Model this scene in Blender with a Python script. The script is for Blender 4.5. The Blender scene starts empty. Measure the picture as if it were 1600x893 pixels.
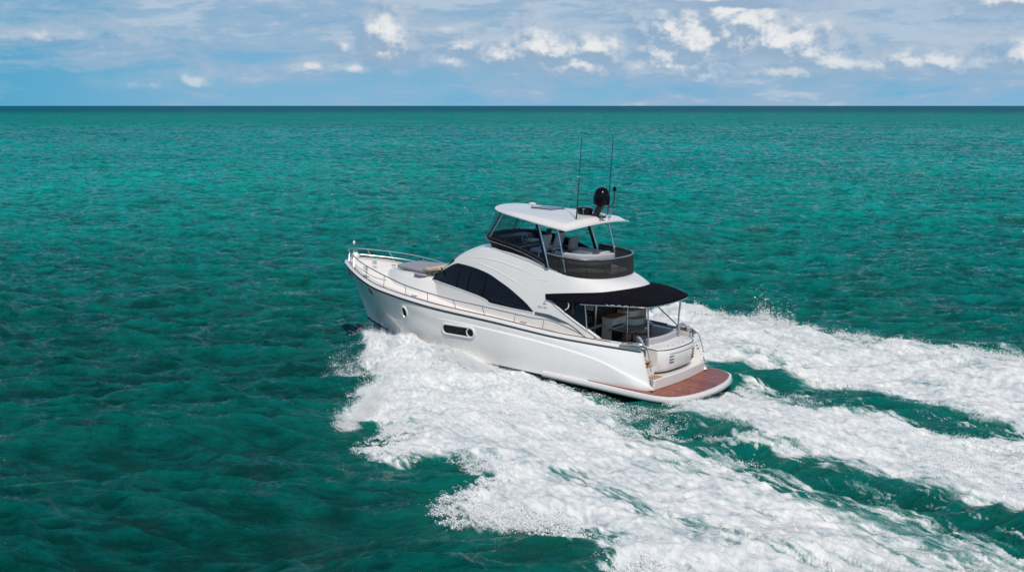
import bpy, bmesh, math, random
import numpy as np
from mathutils import Vector, Matrix
from mathutils.bvhtree import BVHTree
R = math.radians
S = bpy.context.scene
COL = S.collection
random.seed(7); rng = np.random.default_rng(11)

# ------------------------------------------------------------------ camera
CAM = Vector((-26.656, 38.217, 9.4865)); YAW = -0.965876; PITCH = math.atan(282.5/1921.0)
fw = Vector((math.cos(YAW)*math.cos(PITCH), math.sin(YAW)*math.cos(PITCH), -math.sin(PITCH)))
rt = Vector((math.sin(YAW), -math.cos(YAW), 0)); up = rt.cross(fw)
cd = bpy.data.cameras.new('camera'); cam = bpy.data.objects.new('camera', cd); COL.objects.link(cam)
cam.matrix_world = Matrix(((rt.x, up.x, -fw.x, CAM.x), (rt.y, up.y, -fw.y, CAM.y), (rt.z, up.z, -fw.z, CAM.z), (0, 0, 0, 1)))
cd.lens = 36*1921/1600; cd.sensor_width = 36; cd.clip_start = .5; cd.clip_end = 60000
S.camera = cam

# ------------------------------------------------------------------ sun and sky
SUN_DIR = Vector((-0.64, 0.60, 1.04)).normalized()       # towards the sun
sun_el = math.asin(SUN_DIR.z)
sl = bpy.data.lights.new('sun', 'SUN'); sl.energy = 3.7; sl.angle = R(.6); sl.color = (1, .95, .87)
so = bpy.data.objects.new('sun', sl); COL.objects.link(so); so.location = (0, 0, 60)
so.rotation_euler = SUN_DIR.to_track_quat('Z', 'Y').to_euler()
S.view_settings.view_transform = 'Standard'; S.view_settings.look = 'None'
S.view_settings.gamma = 1; S.view_settings.use_curve_mapping = False
S.view_settings.exposure = 0.0

class G:
    """small helper for node graphs"""
    def __init__(s, nt): s.nt = nt
    def node(s, t, **kw):
        n = s.nt.nodes.new(t)
        for k, v in kw.items(): setattr(n, k, v)
        return n
    def put(s, sock, v):
        if isinstance(v, bpy.types.NodeSocket): s.nt.links.new(v, sock)
        elif v is not None: sock.default_value = v
    def m(s, op, a, b=None, c=None, clamp=False):
        n = s.node('ShaderNodeMath', operation=op, use_clamp=clamp)
        s.put(n.inputs[0], a); s.put(n.inputs[1], b); s.put(n.inputs[2], c)
        return n.outputs[0]
    def vec(s, x, y, z=0.0):
        n = s.node('ShaderNodeCombineXYZ'); s.put(n.inputs[0], x); s.put(n.inputs[1], y); s.put(n.inputs[2], z); return n.outputs[0]
    def noise(s, v, scale=1, detail=6, rough=.55, dist=0, lac=2.0):
        n = s.node('ShaderNodeTexNoise'); s.put(n.inputs['Vector'], v); n.inputs['Scale'].default_value = scale
        n.inputs['Detail'].default_value = detail; n.inputs['Roughness'].default_value = rough
        n.inputs['Distortion'].default_value = dist; n.inputs['Lacunarity'].default_value = lac
        return n.outputs['Fac']
    def smooth(s, v, a, b, lo=0.0, hi=1.0):
        n = s.node('ShaderNodeMapRange', interpolation_type='SMOOTHSTEP')
        s.put(n.inputs[0], v); s.put(n.inputs[1], a); s.put(n.inputs[2], b); s.put(n.inputs[3], lo); s.put(n.inputs[4], hi); return n.outputs[0]
    def lin(s, v, a, b, lo=0.0, hi=1.0):
        n = s.node('ShaderNodeMapRange'); s.put(n.inputs[0], v); s.put(n.inputs[1], a); s.put(n.inputs[2], b); s.put(n.inputs[3], lo); s.put(n.inputs[4], hi); return n.outputs[0]
    def mix(s, f, a, b, mode='MIX'):
        n = s.node('ShaderNodeMix', data_type='RGBA', blend_type=mode)
        s.put(n.inputs[0], f)
        s.put(n.inputs[6], a if not isinstance(a, tuple) else (*a, 1)); s.put(n.inputs[7], b if not isinstance(b, tuple) else (*b, 1))
        return n.outputs[2]
    def vmul(s, v, k):
        n = s.node('ShaderNodeVectorMath', operation='MULTIPLY'); s.put(n.inputs[0], v); n.inputs[1].default_value = k; return n.outputs[0]
    def vadd(s, v, k):
        n = s.node('ShaderNodeVectorMath', operation='ADD'); s.put(n.inputs[0], v); s.put(n.inputs[1], k); return n.outputs[0]

W = bpy.data.worlds.new('World'); S.world = W; W.use_nodes = True
wn = W.node_tree; wn.nodes.clear(); g = G(wn)
sky = g.node('ShaderNodeTexSky', sky_type='NISHITA'); sky.sun_disc = False
sky.sun_elevation = sun_el; sky.sun_rotation = math.atan2(SUN_DIR.x, SUN_DIR.y)
sky.altitude = 0; sky.air_density = 1; sky.dust_density = .6; sky.ozone_density = 2.0
geo = g.node('ShaderNodeTexCoord'); sep = g.node('ShaderNodeSeparateXYZ'); g.put(sep.inputs[0], geo.outputs['Generated'])
dx, dy, dz = sep.outputs
az = g.m('ARCTAN2', dy, dx)
da = g.m('SUBTRACT', YAW, az)                                   # bearing from the mean bearing, positive to the right
U = g.m('MULTIPLY', da, 19.21); V = g.m('MULTIPLY', g.m('ARCSINE', dz), 19.21)   # ~3 degree units
# cumulus: (bearing, height, radius across, radius up, density)
CUM = [(-1.92, 1.02, .27, .36, 1.15), (-1.95, .80, .20, .18, .9), (-.79, .90, .18, .12, .62), (-.93, .67, .22, .08, .6), (-3.1, .575, .16, .07, .9),
       (-2.40, .56, .28, .06, .75), (-2.55, .92, .10, .10, .6), (-4.75, .34, .28, .09, .66), (-5.5, .30, .3, .06, .5), (-.15, .78, .26, .17, .8), (.35, .88, .28, .28, 1.0),
       (.75, .85, .32, .22, .95), (1.3, .88, .42, .17, .9), (1.0, .62, .6, .16, .7), (2.7, .95, .6, .48, 1.0), (3.4, 1.25, .65, .36, 1.05), (4.1, .92, .62, .32, 1.1),
       (2.5, .58, .6, .12, .6), (7.6, 1.5, .8, .2, 1.0), (7.5, .70, .35, .22, .8), (5.0, .60, .7, .15, .72), (6.2, .62, .7, .15, .72), (4.2, .52, .5, .1, .6), (3.4, 1.62, 1.1, .08, 1.3), (-1.0, 1.15, .25, .06, .6), (-6.8, 1.0, .5, .05, .3)]
gn = bpy.data.node_groups.new('cumulus_field', 'ShaderNodeTree')
gn.interface.new_socket('P', in_out='INPUT', socket_type='NodeSocketVector'); gn.interface.new_socket('F', in_out='OUTPUT', socket_type='NodeSocketFloat')
gg = G(gn); gi = gg.node('NodeGroupInput'); go = gg.node('NodeGroupOutput'); P = gi.outputs[0]
acc = None
for (cu, cv, ru, rv, st) in CUM:
    d = gg.vmul(gg.vadd(P, (-cu, -cv, 0)), (1/ru, 1/rv, 0))
    ln = gg.node('ShaderNodeVectorMath', operation='LENGTH'); gg.put(ln.inputs[0], d)
    e = gg.m('MULTIPLY', gg.m('SUBTRACT', 1.42, ln.outputs['Value']), st)
    acc = e if acc is None else gg.m('SMOOTH_MAX', acc, e, .12)
n1 = gg.noise(gg.vmul(P, (1, 1.25, 1)), 3.0, 8, .50)
n2 = gg.noise(gg.vmul(P, (1, 1.2, 1)), 11, 5, .6)
f = gg.m('ADD', acc, gg.m('ADD', gg.m('MULTIPLY', gg.m('SUBTRACT', n1, .5), 2.5), gg.m('MULTIPLY', gg.m('SUBTRACT', n2, .5), .7)))
gg.put(go.inputs[0], f)
def cum(v):
    n = g.node('ShaderNodeGroup'); n.node_tree = gn; g.put(n.inputs[0], v); return n.outputs[0]
PV = g.vec(U, V, 0)
f0 = cum(PV); f1 = cum(g.vadd(PV, (.05, .13, 0)))
cmask = g.smooth(f0, .0, .9)
clit = g.smooth(g.m("SUBTRACT", f0, f1), -.45, .55)
clit = g.m('MULTIPLY', clit, g.smooth(f0, .2, 1.3, .55, 1.0))
# high streaky layer
sv = g.vec(g.m('MULTIPLY', U, .55), g.m('MULTIPLY', V, 3.0), 3.3)
warp = g.noise(g.vec(g.m('MULTIPLY', U, .7), g.m('MULTIPLY', V, 1.6), 9.1), 1, 3, .5)
sv2 = g.vec(g.m('ADD', g.m('MULTIPLY', U, .55), g.m('MULTIPLY', warp, 1.3)), g.m('ADD', g.m('MULTIPLY', V, 3.0), g.m('MULTIPLY', warp, 1.8)), 3.3)
s1 = g.noise(sv2, 1.15, 8, .56)
s2 = g.noise(g.vec(g.m('MULTIPLY', U, 1.7), g.m('MULTIPLY', V, 7.0), 1.7), 1.0, 6, .6)
bias = g.m('ADD', g.smooth(V, .05, 1.1, -.09, .11), g.lin(U, -8, 4, -.07, .09))
st = g.m('ADD', g.m('ADD', g.m('MULTIPLY', s1, .75), g.m('MULTIPLY', s2, .25)), bias)
smask = g.smooth(st, .38, .58)
sbright = g.smooth(g.m('ADD', st, g.m('MULTIPLY', g.m('SUBTRACT', s2, .5), .5)), .56, .74)
K = 10.0      # background strength is .1: colours below are multiplied back up
def kc(c): return tuple(x*K for x in c)
base = g.mix(g.smooth(V, 0.0, 1.7), kc((.215, .455, .66)), kc((.16, .39, .61)))
base = g.mix(g.smooth(U, -3.5, -8.5, 0, .8), base, kc((.055, .36, .58)))
hb = g.noise(g.vec(g.m('MULTIPLY', U, .45), g.m('MULTIPLY', V, 1.3), 5.5), 1, 3, .5)
base = g.mix(g.smooth(hb, .5, .68, 0, .55), base, kc((.10, .40, .64)))
strat = g.mix(sbright, kc((.32, .465, .63)), kc((.49, .585, .70)))
c1 = g.mix(g.m('MULTIPLY', smask, .85), base, strat)
cc = g.mix(clit, kc((.30, .43, .58)), kc((.84, .845, .85)))
lowfade = g.smooth(V, .10, .9, .38, .92)
soft = g.m('MULTIPLY', g.smooth(f0, -1.5, .5), g.smooth(V, .25, .9, .15, .62))
c1 = g.mix(soft, c1, g.mix(g.smooth(g.m('SUBTRACT', f0, f1), -.25, .35), kc((.27, .41, .58)), kc((.46, .55, .66))))
c2 = g.mix(g.m('MULTIPLY', cmask, lowfade), c1, cc)
hi = g.smooth(V, 2.6, 7.0)
# above the frame: the sky texture itself with broken cloud
cl = g.noise(geo.outputs['Generated'], 3.2, 5, .55)
upper = g.mix(g.smooth(cl, .54, .70, 0, .28), g.mix(1.0, sky.outputs[0], (.66, .90, 1.04), 'MULTIPLY'), kc((.38, .55, .66)))
c3 = g.mix(hi, c2, upper)
below = g.smooth(dz, -.02, 0)
c4 = g.mix(below, kc((.02, .16, .16)), c3)
bg = g.node('ShaderNodeBackground'); g.put(bg.inputs[0], c4); bg.inputs[1].default_value = .1
g.put(g.node('ShaderNodeOutputWorld').inputs[0], bg.outputs[0])

# ------------------------------------------------------------------ materials
MATS = {}
def mat(name, base=(.8, .8, .8), rough=.5, metal=0, coat=0, bump=None, var=None, **kw):
    m = bpy.data.materials.new(name); m.use_nodes = True; nt = m.node_tree; b = nt.nodes['Principled BSDF']; q = G(nt)
    b.inputs['Base Color'].default_value = (*base, 1); b.inputs['Roughness'].default_value = rough; b.inputs['Metallic'].default_value = metal
    b.inputs['Coat Weight'].default_value = coat; b.inputs['Coat Roughness'].default_value = .06
    for k, v in kw.items(): b.inputs[k.replace('_', ' ')].default_value = v
    tc = q.node('ShaderNodeTexCoord').outputs['Object']
    if var:      # (scale, amount)
        n = q.noise(tc, var[0], 5, .6); d = tuple(max(0, c*(1-var[1])) for c in base)
        q.put(b.inputs['Base Color'], q.mix(q.smooth(n, .35, .65), d, base))
    if bump:     # (scale, distance)
        n = q.noise(tc, bump[0], 4, .6); bn = q.node('ShaderNodeBump'); bn.inputs['Distance'].default_value = bump[1]; bn.inputs['Strength'].default_value = .6
        q.put(bn.inputs['Height'], n); q.put(b.inputs['Normal'], bn.outputs[0])
    MATS[name] = m; return m
white = mat('gelcoat_white', (.70, .66, .62), .22, coat=.3, var=(1.3, .03), bump=(2.2, .004))
hullw = mat('gelcoat_hull', (.79, .755, .715), .14, coat=.5, var=(.9, .03), bump=(1.6, .006))
deckm = mat('deck_nonskid', (.80, .73, .66), .6, var=(2.5, .05), bump=(160, .002))
chrome = mat('stainless_steel', (.62, .61, .60), .26, 1.0, var=(6, .12))
blackg = mat('black_gloss', (.004, .004, .006), .12, Specular_IOR_Level=.2, var=(3, .4))
blackm = mat('black_rubber', (.012, .012, .014), .5, bump=(60, .001))
antif = mat('antifouling_black', (.01, .011, .014), .35, var=(3, .3))
glassd = mat('dark_glass', (.004, .005, .010), .03, Specular_IOR_Level=.22)
mullm = mat('mullion_black', (.002, .002, .003), .6, Specular_IOR_Level=.05)
grey = mat('cushion_grey', (.27, .265, .29), .8, bump=(9, .012), var=(5, .12))
greyl = mat('cushion_light_grey', (.40, .39, .40), .75, bump=(7, .01), var=(5, .1))
tan = mat('cushion_tan', (.55, .42, .30), .85, bump=(8, .02), var=(7, .25))
brown = mat('brown_strap', (.10, .06, .035), .7, var=(12, .4))
canvas = mat('awning_canvas', (.007, .006, .010), .9, bump=(5, .02), var=(4, .35), Specular_IOR_Level=.08)
dark = mat('dark_interior', (.012, .010, .009), .6, var=(3, .3))
blue = mat('solar_panel', (.01, .02, .05), .2, coat=.5)
cream = mat('interior_cream', (.85, .80, .73), .4, var=(3, .06))
seatb = mat('seat_vinyl', (.42, .46, .50), .45, var=(5, .1), bump=(12, .006))

def teak_mat(name, c0, c1, rough, pitch):
    m = bpy.data.materials.new(name); m.use_nodes = True; q = G(m.node_tree); b = m.node_tree.nodes['Principled BSDF']
    tc = q.node('ShaderNodeTexCoord').outputs['Object']; sp = q.node('ShaderNodeSeparateXYZ'); q.put(sp.inputs[0], tc)
    y = q.m('DIVIDE', sp.outputs[1], pitch); fr = q.m('FRACT', y); idx = q.m('FLOOR', y)
    wn_ = q.node('ShaderNodeTexWhiteNoise', noise_dimensions='1D'); q.put(wn_.inputs['W'], idx)
    grain = q.noise(q.vec(q.m('MULTIPLY', sp.outputs[0], 1.5), q.m('MULTIPLY', sp.outputs[1], 30), 0), 2, 6, .6)
    t = q.m('ADD', q.m('MULTIPLY', wn_.outputs['Value'], .6), q.m('MULTIPLY', grain, .5), clamp=True)
    col = q.mix(t, c0, c1)
    seam = q.m('GREATER_THAN', q.m('ABSOLUTE', q.m('SUBTRACT', fr, .5)), .41)
    q.put(b.inputs['Base Color'], q.mix(seam, col, (.012, .005, .004)))
    q.put(b.inputs['Roughness'], q.lin(q.noise(tc, 1.3, 3, .5), .3, .7, rough*.6, rough*1.5))
    b.inputs['Coat Weight'].default_value = 0; b.inputs['Specular IOR Level'].default_value = .22
    return m
teak = teak_mat('teak_wet', (.12, .018, .009), (.38, .080, .024), .20, .12)
teakd = teak_mat('teak_deck', (.38, .19, .08), (.58, .31, .14), .5, .06)
wood = mat('varnished_wood', (.20, .075, .03), .15, coat=1, var=(9, .5))

def see_through(name, tint, alpha_fn, rough=.05):
    m = bpy.data.materials.new(name); m.use_nodes = True; nt = m.node_tree; q = G(nt); b = nt.nodes['Principled BSDF']; out = nt.nodes['Material Output']
    b.inputs['Base Color'].default_value = (*tint, 1); b.inputs['Roughness'].default_value = rough
    tr = q.node('ShaderNodeBsdfTransparent'); mx = q.node('ShaderNodeMixShader')
    q.put(mx.inputs[0], alpha_fn(q)); q.put(mx.inputs[1], tr.outputs[0]); q.put(mx.inputs[2], b.outputs[0]); q.put(out.inputs[0], mx.outputs[0])
    return m, tr
def f_clear(q):
    lw = q.node('ShaderNodeLayerWeight'); lw.inputs[0].default_value = .35
    n = q.noise(q.node('ShaderNodeTexCoord').outputs['Object'], 2.2, 4, .6)
    return q.m('ADD', q.m('MULTIPLY', lw.outputs['Fresnel'], .45), q.m('MULTIPLY', n, .07), clamp=True)
clear, trn = see_through('clear_tinted_vinyl', (.10, .16, .22), f_clear); trn.inputs[0].default_value = (.92, .97, 1, 1)
def f_mesh(q):
    tc = q.node('ShaderNodeTexCoord').outputs['Object']; sp = q.node('ShaderNodeSeparateXYZ'); q.put(sp.inputs[0], tc)
    n = q.noise(tc, 1.6, 3, .5)
    wv = q.m('MULTIPLY', q.m('SINE', q.m('MULTIPLY', sp.outputs[2], 400)), .05)
    return q.m('ADD', q.lin(n, .3, .7, .86, .94), wv, clamp=True)
meshm, trm = see_through('black_mesh_screen', (.008, .007, .008), f_mesh, .7); trm.inputs[0].default_value = (.8, .78, .74, 1)

# ------------------------------------------------------------------ mesh helpers
TRIM = 0.0614452
def tag(o, label=None, category=None, group=None, kind=None):
    for k, v in (('label', label), ('category', category), ('group', group), ('kind', kind)):
        if v: o[k] = v
    return o
yacht = bpy.data.objects.new('motor_yacht', None); COL.objects.link(yacht); yacht.rotation_euler = (0, -TRIM, 0)
yacht.empty_display_size = 2
tag(yacht, 'white flybridge motor yacht with black awning speeding across the green sea', 'yacht')

def obj(name, verts, faces, m, parent=yacht, smooth=True, angle=38, solid=0, offs=-1, bevel=0):
    me = bpy.data.meshes.new(name); me.from_pydata([tuple(v) for v in verts], [], faces); me.validate()
    bm = bmesh.new(); bm.from_mesh(me); bmesh.ops.remove_doubles(bm, verts=bm.verts, dist=1e-5)
    bmesh.ops.dissolve_degenerate(bm, edges=bm.edges, dist=1e-6)
    if not (solid or kwopen(name)): bmesh.ops.recalc_face_normals(bm, faces=bm.faces)
    bm.to_mesh(me); bm.free()
    me.materials.append(m)
    if smooth:
        me.shade_smooth(); me.set_sharp_from_angle(angle=R(angle))
    o = bpy.data.objects.new(name, me); COL.objects.link(o); o.parent = parent
    if solid:
        md = o.modifiers.new('solid', 'SOLIDIFY'); md.thickness = solid; md.offset = offs
    if bevel:
        md = o.modifiers.new('bevel', 'BEVEL'); md.width = bevel; md.segments = 3; md.limit_method = 'ANGLE'; md.angle_limit = R(35)
    return o
def kwopen(n): return False
def cr(pts, n=6, closed=False):
    """Catmull-Rom through points"""
    P_ = [np.array(p, float) for p in pts]; N = len(P_); out = []
    rngi = range(N if closed else N-1)
    for i in rngi:
        if closed: a, b, c, d = P_[i-1], P_[i], P_[(i+1) % N], P_[(i+2) % N]
        else:
            b, c = P_[i], P_[i+1]; a = P_[i-1] if i else 2*b-c; d = P_[i+2] if i+2 < N else 2*c-b
        # centripetal-ish: standard uniform
        for k in range(n):
            t = k/n
            out.append(.5*((2*b)+(-a+c)*t+(2*a-5*b+4*c-d)*t*t+(-a+3*b-3*c+d)*t**3))
    if not closed: out.append(P_[-1])
    return out
def grid(rows, close_u=False, close_v=False):
    nr, nc = len(rows), len(rows[0]); v = [tuple(p) for r in rows for p in r]; f = []
    for i in range(nr if close_u else nr-1):
        for j in range(nc if close_v else nc-1):
            a = i*nc+j; b = i*nc+(j+1) % nc; c = ((i+1) % nr)*nc+(j+1) % nc; d = ((i+1) % nr)*nc+j
            f.append((a, b, c, d))
    return v, f
class MB:
    def __init__(s): s.v = []; s.f = []
    def add(s, v, f):
        k = len(s.v); s.v += [tuple(p) for p in v]; s.f += [tuple(i+k for i in q) for q in f]; return s
    def box(s, a, b, rot=None, piv=None):
        x0, y0, z0 = a; x1, y1, z1 = b
        v = [Vector(p) for p in ((x0, y0, z0), (x1, y0, z0), (x1, y1, z0), (x0, y1, z0), (x0, y0, z1), (x1, y0, z1), (x1, y1, z1), (x0, y1, z1))]
        if rot is not None:
            c = Vector(piv if piv else ((x0+x1)/2, (y0+y1)/2, (z0+z1)/2)); v = [c+rot@(p-c) for p in v]
        return s.add(v, [(0, 3, 2, 1), (4, 5, 6, 7), (0, 1, 5, 4), (1, 2, 6, 5), (2, 3, 7, 6), (3, 0, 4, 7)])
    def tube(s, pts, r, n=8, cap=True):
        pts = [Vector(p) for p in pts]; rr = r if isinstance(r, (list, tuple)) else [r]*len(pts)
        rows = []; prev = None
        for i, p in enumerate(pts):
            t = (pts[min(i+1, len(pts)-1)]-pts[max(i-1, 0)]).normalized()
            if prev is None:
                a = Vector((0, 0, 1)) if abs(t.z) < .9 else Vector((1, 0, 0)); prev = t.cross(a).normalized()
            prev = (prev-t*prev.dot(t)).normalized(); b = t.cross(prev)
            rows.append([p+(prev*math.cos(2*math.pi*k/n)+b*math.sin(2*math.pi*k/n))*rr[i] for k in range(n)])
        v, f = grid(rows, close_v=True)
        if cap: f.append(tuple(range(n-1, -1, -1))); f.append(tuple(range(len(v)-n, len(v))))
        return s.add(v, f)
    def lathe(s, c, prof, n=20, axis=None):
        M = Matrix.Identity(3) if axis is None else Vector(axis).to_track_quat('Z', 'Y').to_matrix()
        rows = [[Vector(c)+M@Vector((r*math.cos(2*math.pi*k/n), r*math.sin(2*math.pi*k/n), z)) for k in range(n)] for r, z in prof]
        v, f = grid(rows, close_v=True); f.append(tuple(range(n-1, -1, -1))); f.append(tuple(range(len(v)-n, len(v))))
        return s.add(v, f)
    def prism(s, poly, z0, z1):
        n = len(poly); v = [(x, y, z0) for x, y in poly]+[(x, y, z1) for x, y in poly]
        return s.add(v, [tuple(range(n-1, -1, -1)), tuple(range(n, 2*n))]+[(i, (i+1) % n, n+(i+1) % n, n+i) for i in range(n)])
    def build(s, name, m, parent=yacht, **kw): return obj(name, s.v, s.f, m, parent, **kw)
def interp(x, T):
    xs = [t[0] for t in T]; ys = [t[1] for t in T]
    return float(np.interp(x, xs, ys)) if xs[0] < xs[-1] else float(np.interp(-x, [-a for a in xs], ys))
def smooth_tab(T, n=8):
    T = sorted(T); return [tuple(p) for p in cr(T, n)]
mir = lambda pts: [(p[0], -p[1], p[2]) for p in pts]

# ================================================================== THE YACHT
# ---- hull: five longitudinal lines, bow to the +x side
SHEER = [(-6.85, 1.97, 1.64), (-6.0, 2.14, 1.645), (-5, 2.27, 1.65), (-3.4, 2.40, 1.67), (-1, 2.48, 1.79), (1.5, 2.48, 1.86), (3, 2.42, 1.95), (4, 2.30, 2.02), (5, 2.12, 2.11), (6, 1.80, 2.29), (7, 1.27, 2.46), (7.75, .72, 2.53), (8.1, .36, 2.55), (8.22, 0, 2.56)]
FLANK0 = [(-7.02, 2.04, 1.28), (-6.1, 2.22, 1.42), (-5, 2.33, 1.42), (-3.4, 2.44, 1.43), (-1, 2.50, 1.52), (1.5, 2.49, 1.57), (3, 2.36, 1.64), (4, 2.17, 1.70), (5, 1.90, 1.78), (6, 1.50, 1.93), (6.9, .98, 2.08), (7.6, .50, 2.15), (7.95, .22, 2.17), (8.12, 0, 2.18)]
LINEA = [(-7.22, 2.12, .98), (-6.35, 2.32, 1.18), (-5.1, 2.40, 1.27), (-3.4, 2.47, 1.31), (-1, 2.51, 1.41), (1.5, 2.47, 1.42), (3, 2.29, 1.42), (4, 2.05, 1.43), (5, 1.70, 1.47), (5.9, 1.25, 1.55), (6.75, .76, 1.66), (7.4, .36, 1.73), (7.75, .14, 1.76), (7.92, 0, 1.77)]
LINEB = [(-7.36, 2.14, .70), (-6.6, 2.34, .75), (-5.2, 2.42, .80), (-3.4, 2.46, .80), (-1, 2.45, .84), (1.5, 2.36, .82), (3, 2.10, .80), (4, 1.78, .80), (4.95, 1.35, .82), (5.8, .88, .86), (6.5, .46, .92), (7.05, .18, .97), (7.35, .06, 1.0), (7.5, 0, 1.02)]
CHINE = [(-7.45, 2.10, .40), (-6.8, 2.28, .28), (-5.3, 2.36, .22), (-3.4, 2.36, .20), (-1, 2.30, .18), (1.5, 2.12, .16), (2.9, 1.80, .12), (3.8, 1.42, .10), (4.75, .96, .10), (5.6, .55, .12), (6.25, .24, .16), (6.7, .09, .22), (6.95, .03, .27), (7.1, 0, .32)]
KEEL = [(-7.3, 0, -.45), (-6.8, 0, -.5), (-5.3, 0, -.6), (-3.4, 0, -.65), (-1, 0, -.7), (1.5, 0, -.7), (2.9, 0, -.65), (3.8, 0, -.55), (4.75, 0, -.42), (5.6, 0, -.22), (6.25, 0, -.04), (6.7, 0, .10), (6.95, 0, .18), (7.1, 0, .31)]
_sa = {0: (-7.30, 2.13, .54), 1: (-6.45, 2.34, .82), 2: (-5.25, 2.42, 1.12), 3: (-3.4, 2.48, 1.31)}
for k_, p_ in _sa.items(): LINEA[k_] = p_
for k_, p_ in {0: (-7.40, 2.12, .46), 1: (-6.7, 2.33, .52), 2: (-5.3, 2.42, .70)}.items(): LINEB[k_] = p_
FLANK = []; MID = []
for k_, (a, b, s_) in enumerate(zip(LINEA, FLANK0, SHEER)):
    w_ = [1, 1, 1, 1, .6, .15][k_] if k_ < 6 else 0        # the crease fades out forward of midships
    st_ = (a[0]+.05 if k_ < 2 else a[0], a[1]-.045, a[2]+.075)
    FLANK.append(tuple(st_[j]*w_+b[j]*(1-w_) for j in range(3)))
    m_ = tuple((FLANK[-1][j]+s_[j])/2+(0, .015*w_+(.0 if b[1] == 0 else .004), 0)[j] for j in range(3))
    MID.append(m_)
MID[0] = (-7.06, 2.05, 1.16)
LL = [cr(L, 6) for L in (SHEER, MID, FLANK, LINEA, LINEB, CHINE)]
cols = []
for j in range(len(LL[0])):
    cols.append(cr([LL[k][j] for k in range(6)], 6))
rowsP = [list(r) for r in zip(*cols)]           # rows along the boat, sheer first
v1, f1 = grid(rowsP); v2, f2 = grid([mir(r) for r in rowsP])
hb_ = MB().add(v1, f1).add(v2, f2)
hull = hb_.build('hull', hullw, angle=50)
bvh = BVHTree.FromPolygons([Vector(v) for v in v1], f1)
def hull_pt(x, z, off=.006):
    loc, nor, i, d = bvh.ray_cast(Vector((x, 6, z)), Vector((0, -1, 0)))
    if loc is None: return Vector((x, 2, z)), Vector((0, 1, 0))
    if nor.y < 0: nor = -nor
    return loc+nor*off, nor
bk = [cr(L, 6) for L in (CHINE, KEEL)]
vb, fb = grid([bk[0], [p*.5+q*.5+np.array((0, .06, -.03)) for p, q in zip(*bk)], bk[1], [(p[0], -p[1]-.06, p[2]) for p in [(a*.5+b*.5-np.array((0, 0, .03))) for a, b in zip(*bk)]], mir(bk[0])])
obj('hull_bottom', vb, fb, antif, hull)
# black rubbing strake + polished cap below/at the sheer
sh = LL[0]
strk = [p+np.array((0, .006, -.040)) for p in sh[:-1]]; strk2 = mir(strk)[::-1]
nose = [(8.245, 0, 2.525)]
MB().tube(list(strk)+nose+strk2, .024, 8).build('rubbing_strake', blackm, hull)
MB().tube([p+np.array((0, .018, .035)) for p in sh[:-1]]+[(8.25, 0, 2.595)]+[(p[0], -p[1]-.018, p[2]+.035) for p in sh[:-1]][::-1], .026, 8).build('rub_rail', white, hull)
# ---- deck: toe-rail bulwark up .13 then deck
DE = [np.array((p[0]-(.05 if i > 60 else 0), max(0, p[1]-.05), p[2]+.13)) for i, p in enumerate(sh)]
DI = [np.array((p[0]-(.10 if i > 60 else 0), max(0, p[1]-.13), p[2]+.10)) for i, p in enumerate(sh)]
idx0 = next(i for i, p in enumerate(sh) if p[0] > -4.3)
def deck_side(sgn, a, b, inner):
    rows = [[(p[0], sgn*p[1], p[2]+.03) for p in sh[a:b]], [(p[0], sgn*p[1], p[2]) for p in DE[a:b]], [(p[0], sgn*p[1], p[2]) for p in DI[a:b]]]
    return rows
dm = MB()
for sgn in (1, -1):
    v, f = grid(deck_side(sgn, 0, len(sh), None)); dm.add(v, f)
dm.build('toe_rail', white, hull)
dk = MB(); rows = []
for p in DI[idx0:]:
    w_ = p[1]; rows.append([(p[0], w_*t, p[2]-.02+.10*(1-t*t)*min(1, w_)) for t in np.linspace(1, -1, 15)])
v, f = grid(rows); dk.add(v, f)
dk.build('foredeck', deckm)
# thin warm timber line along the side decks
for sgn in (1, -1):
    MB().tube([(p[0], sgn*(p[1]-.02), p[2]+.012) for p in DE[8:-3:2]], .018, 6).build('timber_capping', wood, hull)

# ---- cabin side shape
WC = smooth_tab([(-5.6, 1.9), (-4, 2.0), (-2, 2.05), (0, 2.0), (1, 1.88), (2, 1.65), (2.6, 1.42), (3.5, 1.1)])
def yc(x, z):
    h = z-2; return interp(x, WC)-.06*h-.06*h*abs(h)
EYE = smooth_tab([(2.72, 2.70), (2.2, 3.12), (1.72, 3.50), (1.5, 3.66), (1.15, 3.86), (.56, 4.10), (.1, 4.20), (-.5, 4.24), (-1.08, 4.22), (-1.96, 4.13), (-2.68, 3.99), (-3.12, 3.85), (-3.7, 3.74), (-4.4, 3.7)])
DZ = lambda x: interp(x, [(q[0], q[2]) for q in DI if q[0] < 8.1])
cs = MB(); xs = np.linspace(2.72, -2.9, 60)
for sgn in (1, -1):
    rows = []
    for x in xs:
        zt = interp(x, EYE); zb = DZ(x)-.05; r = []
        for t in np.linspace(0, 1, 12):
            z = zb+(zt-zb)*t; y = yc(x, z)
            r.append((x, sgn*y, z))
        # rounded shoulder onto the roof
        yt = yc(x, zt)
        if x < 1.6:
            for k in range(1, 5): a = k*math.pi/8; r.append((x, sgn*(yt-.10*math.sin(a)), zt+.05*(1-math.cos(a))*1.0+.02*math.sin(a)))
        else:
            for k in range(1, 5): r.append((x, sgn*(yt-.01*k), zt))
        rows.append(r)
    v, f = grid(rows); cs.add(v, f)
# roof
rows = []
for x in np.linspace(1.6, -.9, 26):
    zt = interp(x, EYE)+.055; yt = yc(x, interp(x, EYE))-.09
    fz = 0.10*max(0, min(1, (x+.2)/1.2))
    rows.append([(x+.28*(1-t*t)*max(0, min(1, (x-.3)/1.3)), yt*t, zt+(.05+fz)*(1-t*t)) for t in np.linspace(1, -1, 17)])
v, f = grid(rows); cs.add(v, f)
cabin = cs.build('deckhouse', white, angle=45)
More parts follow.
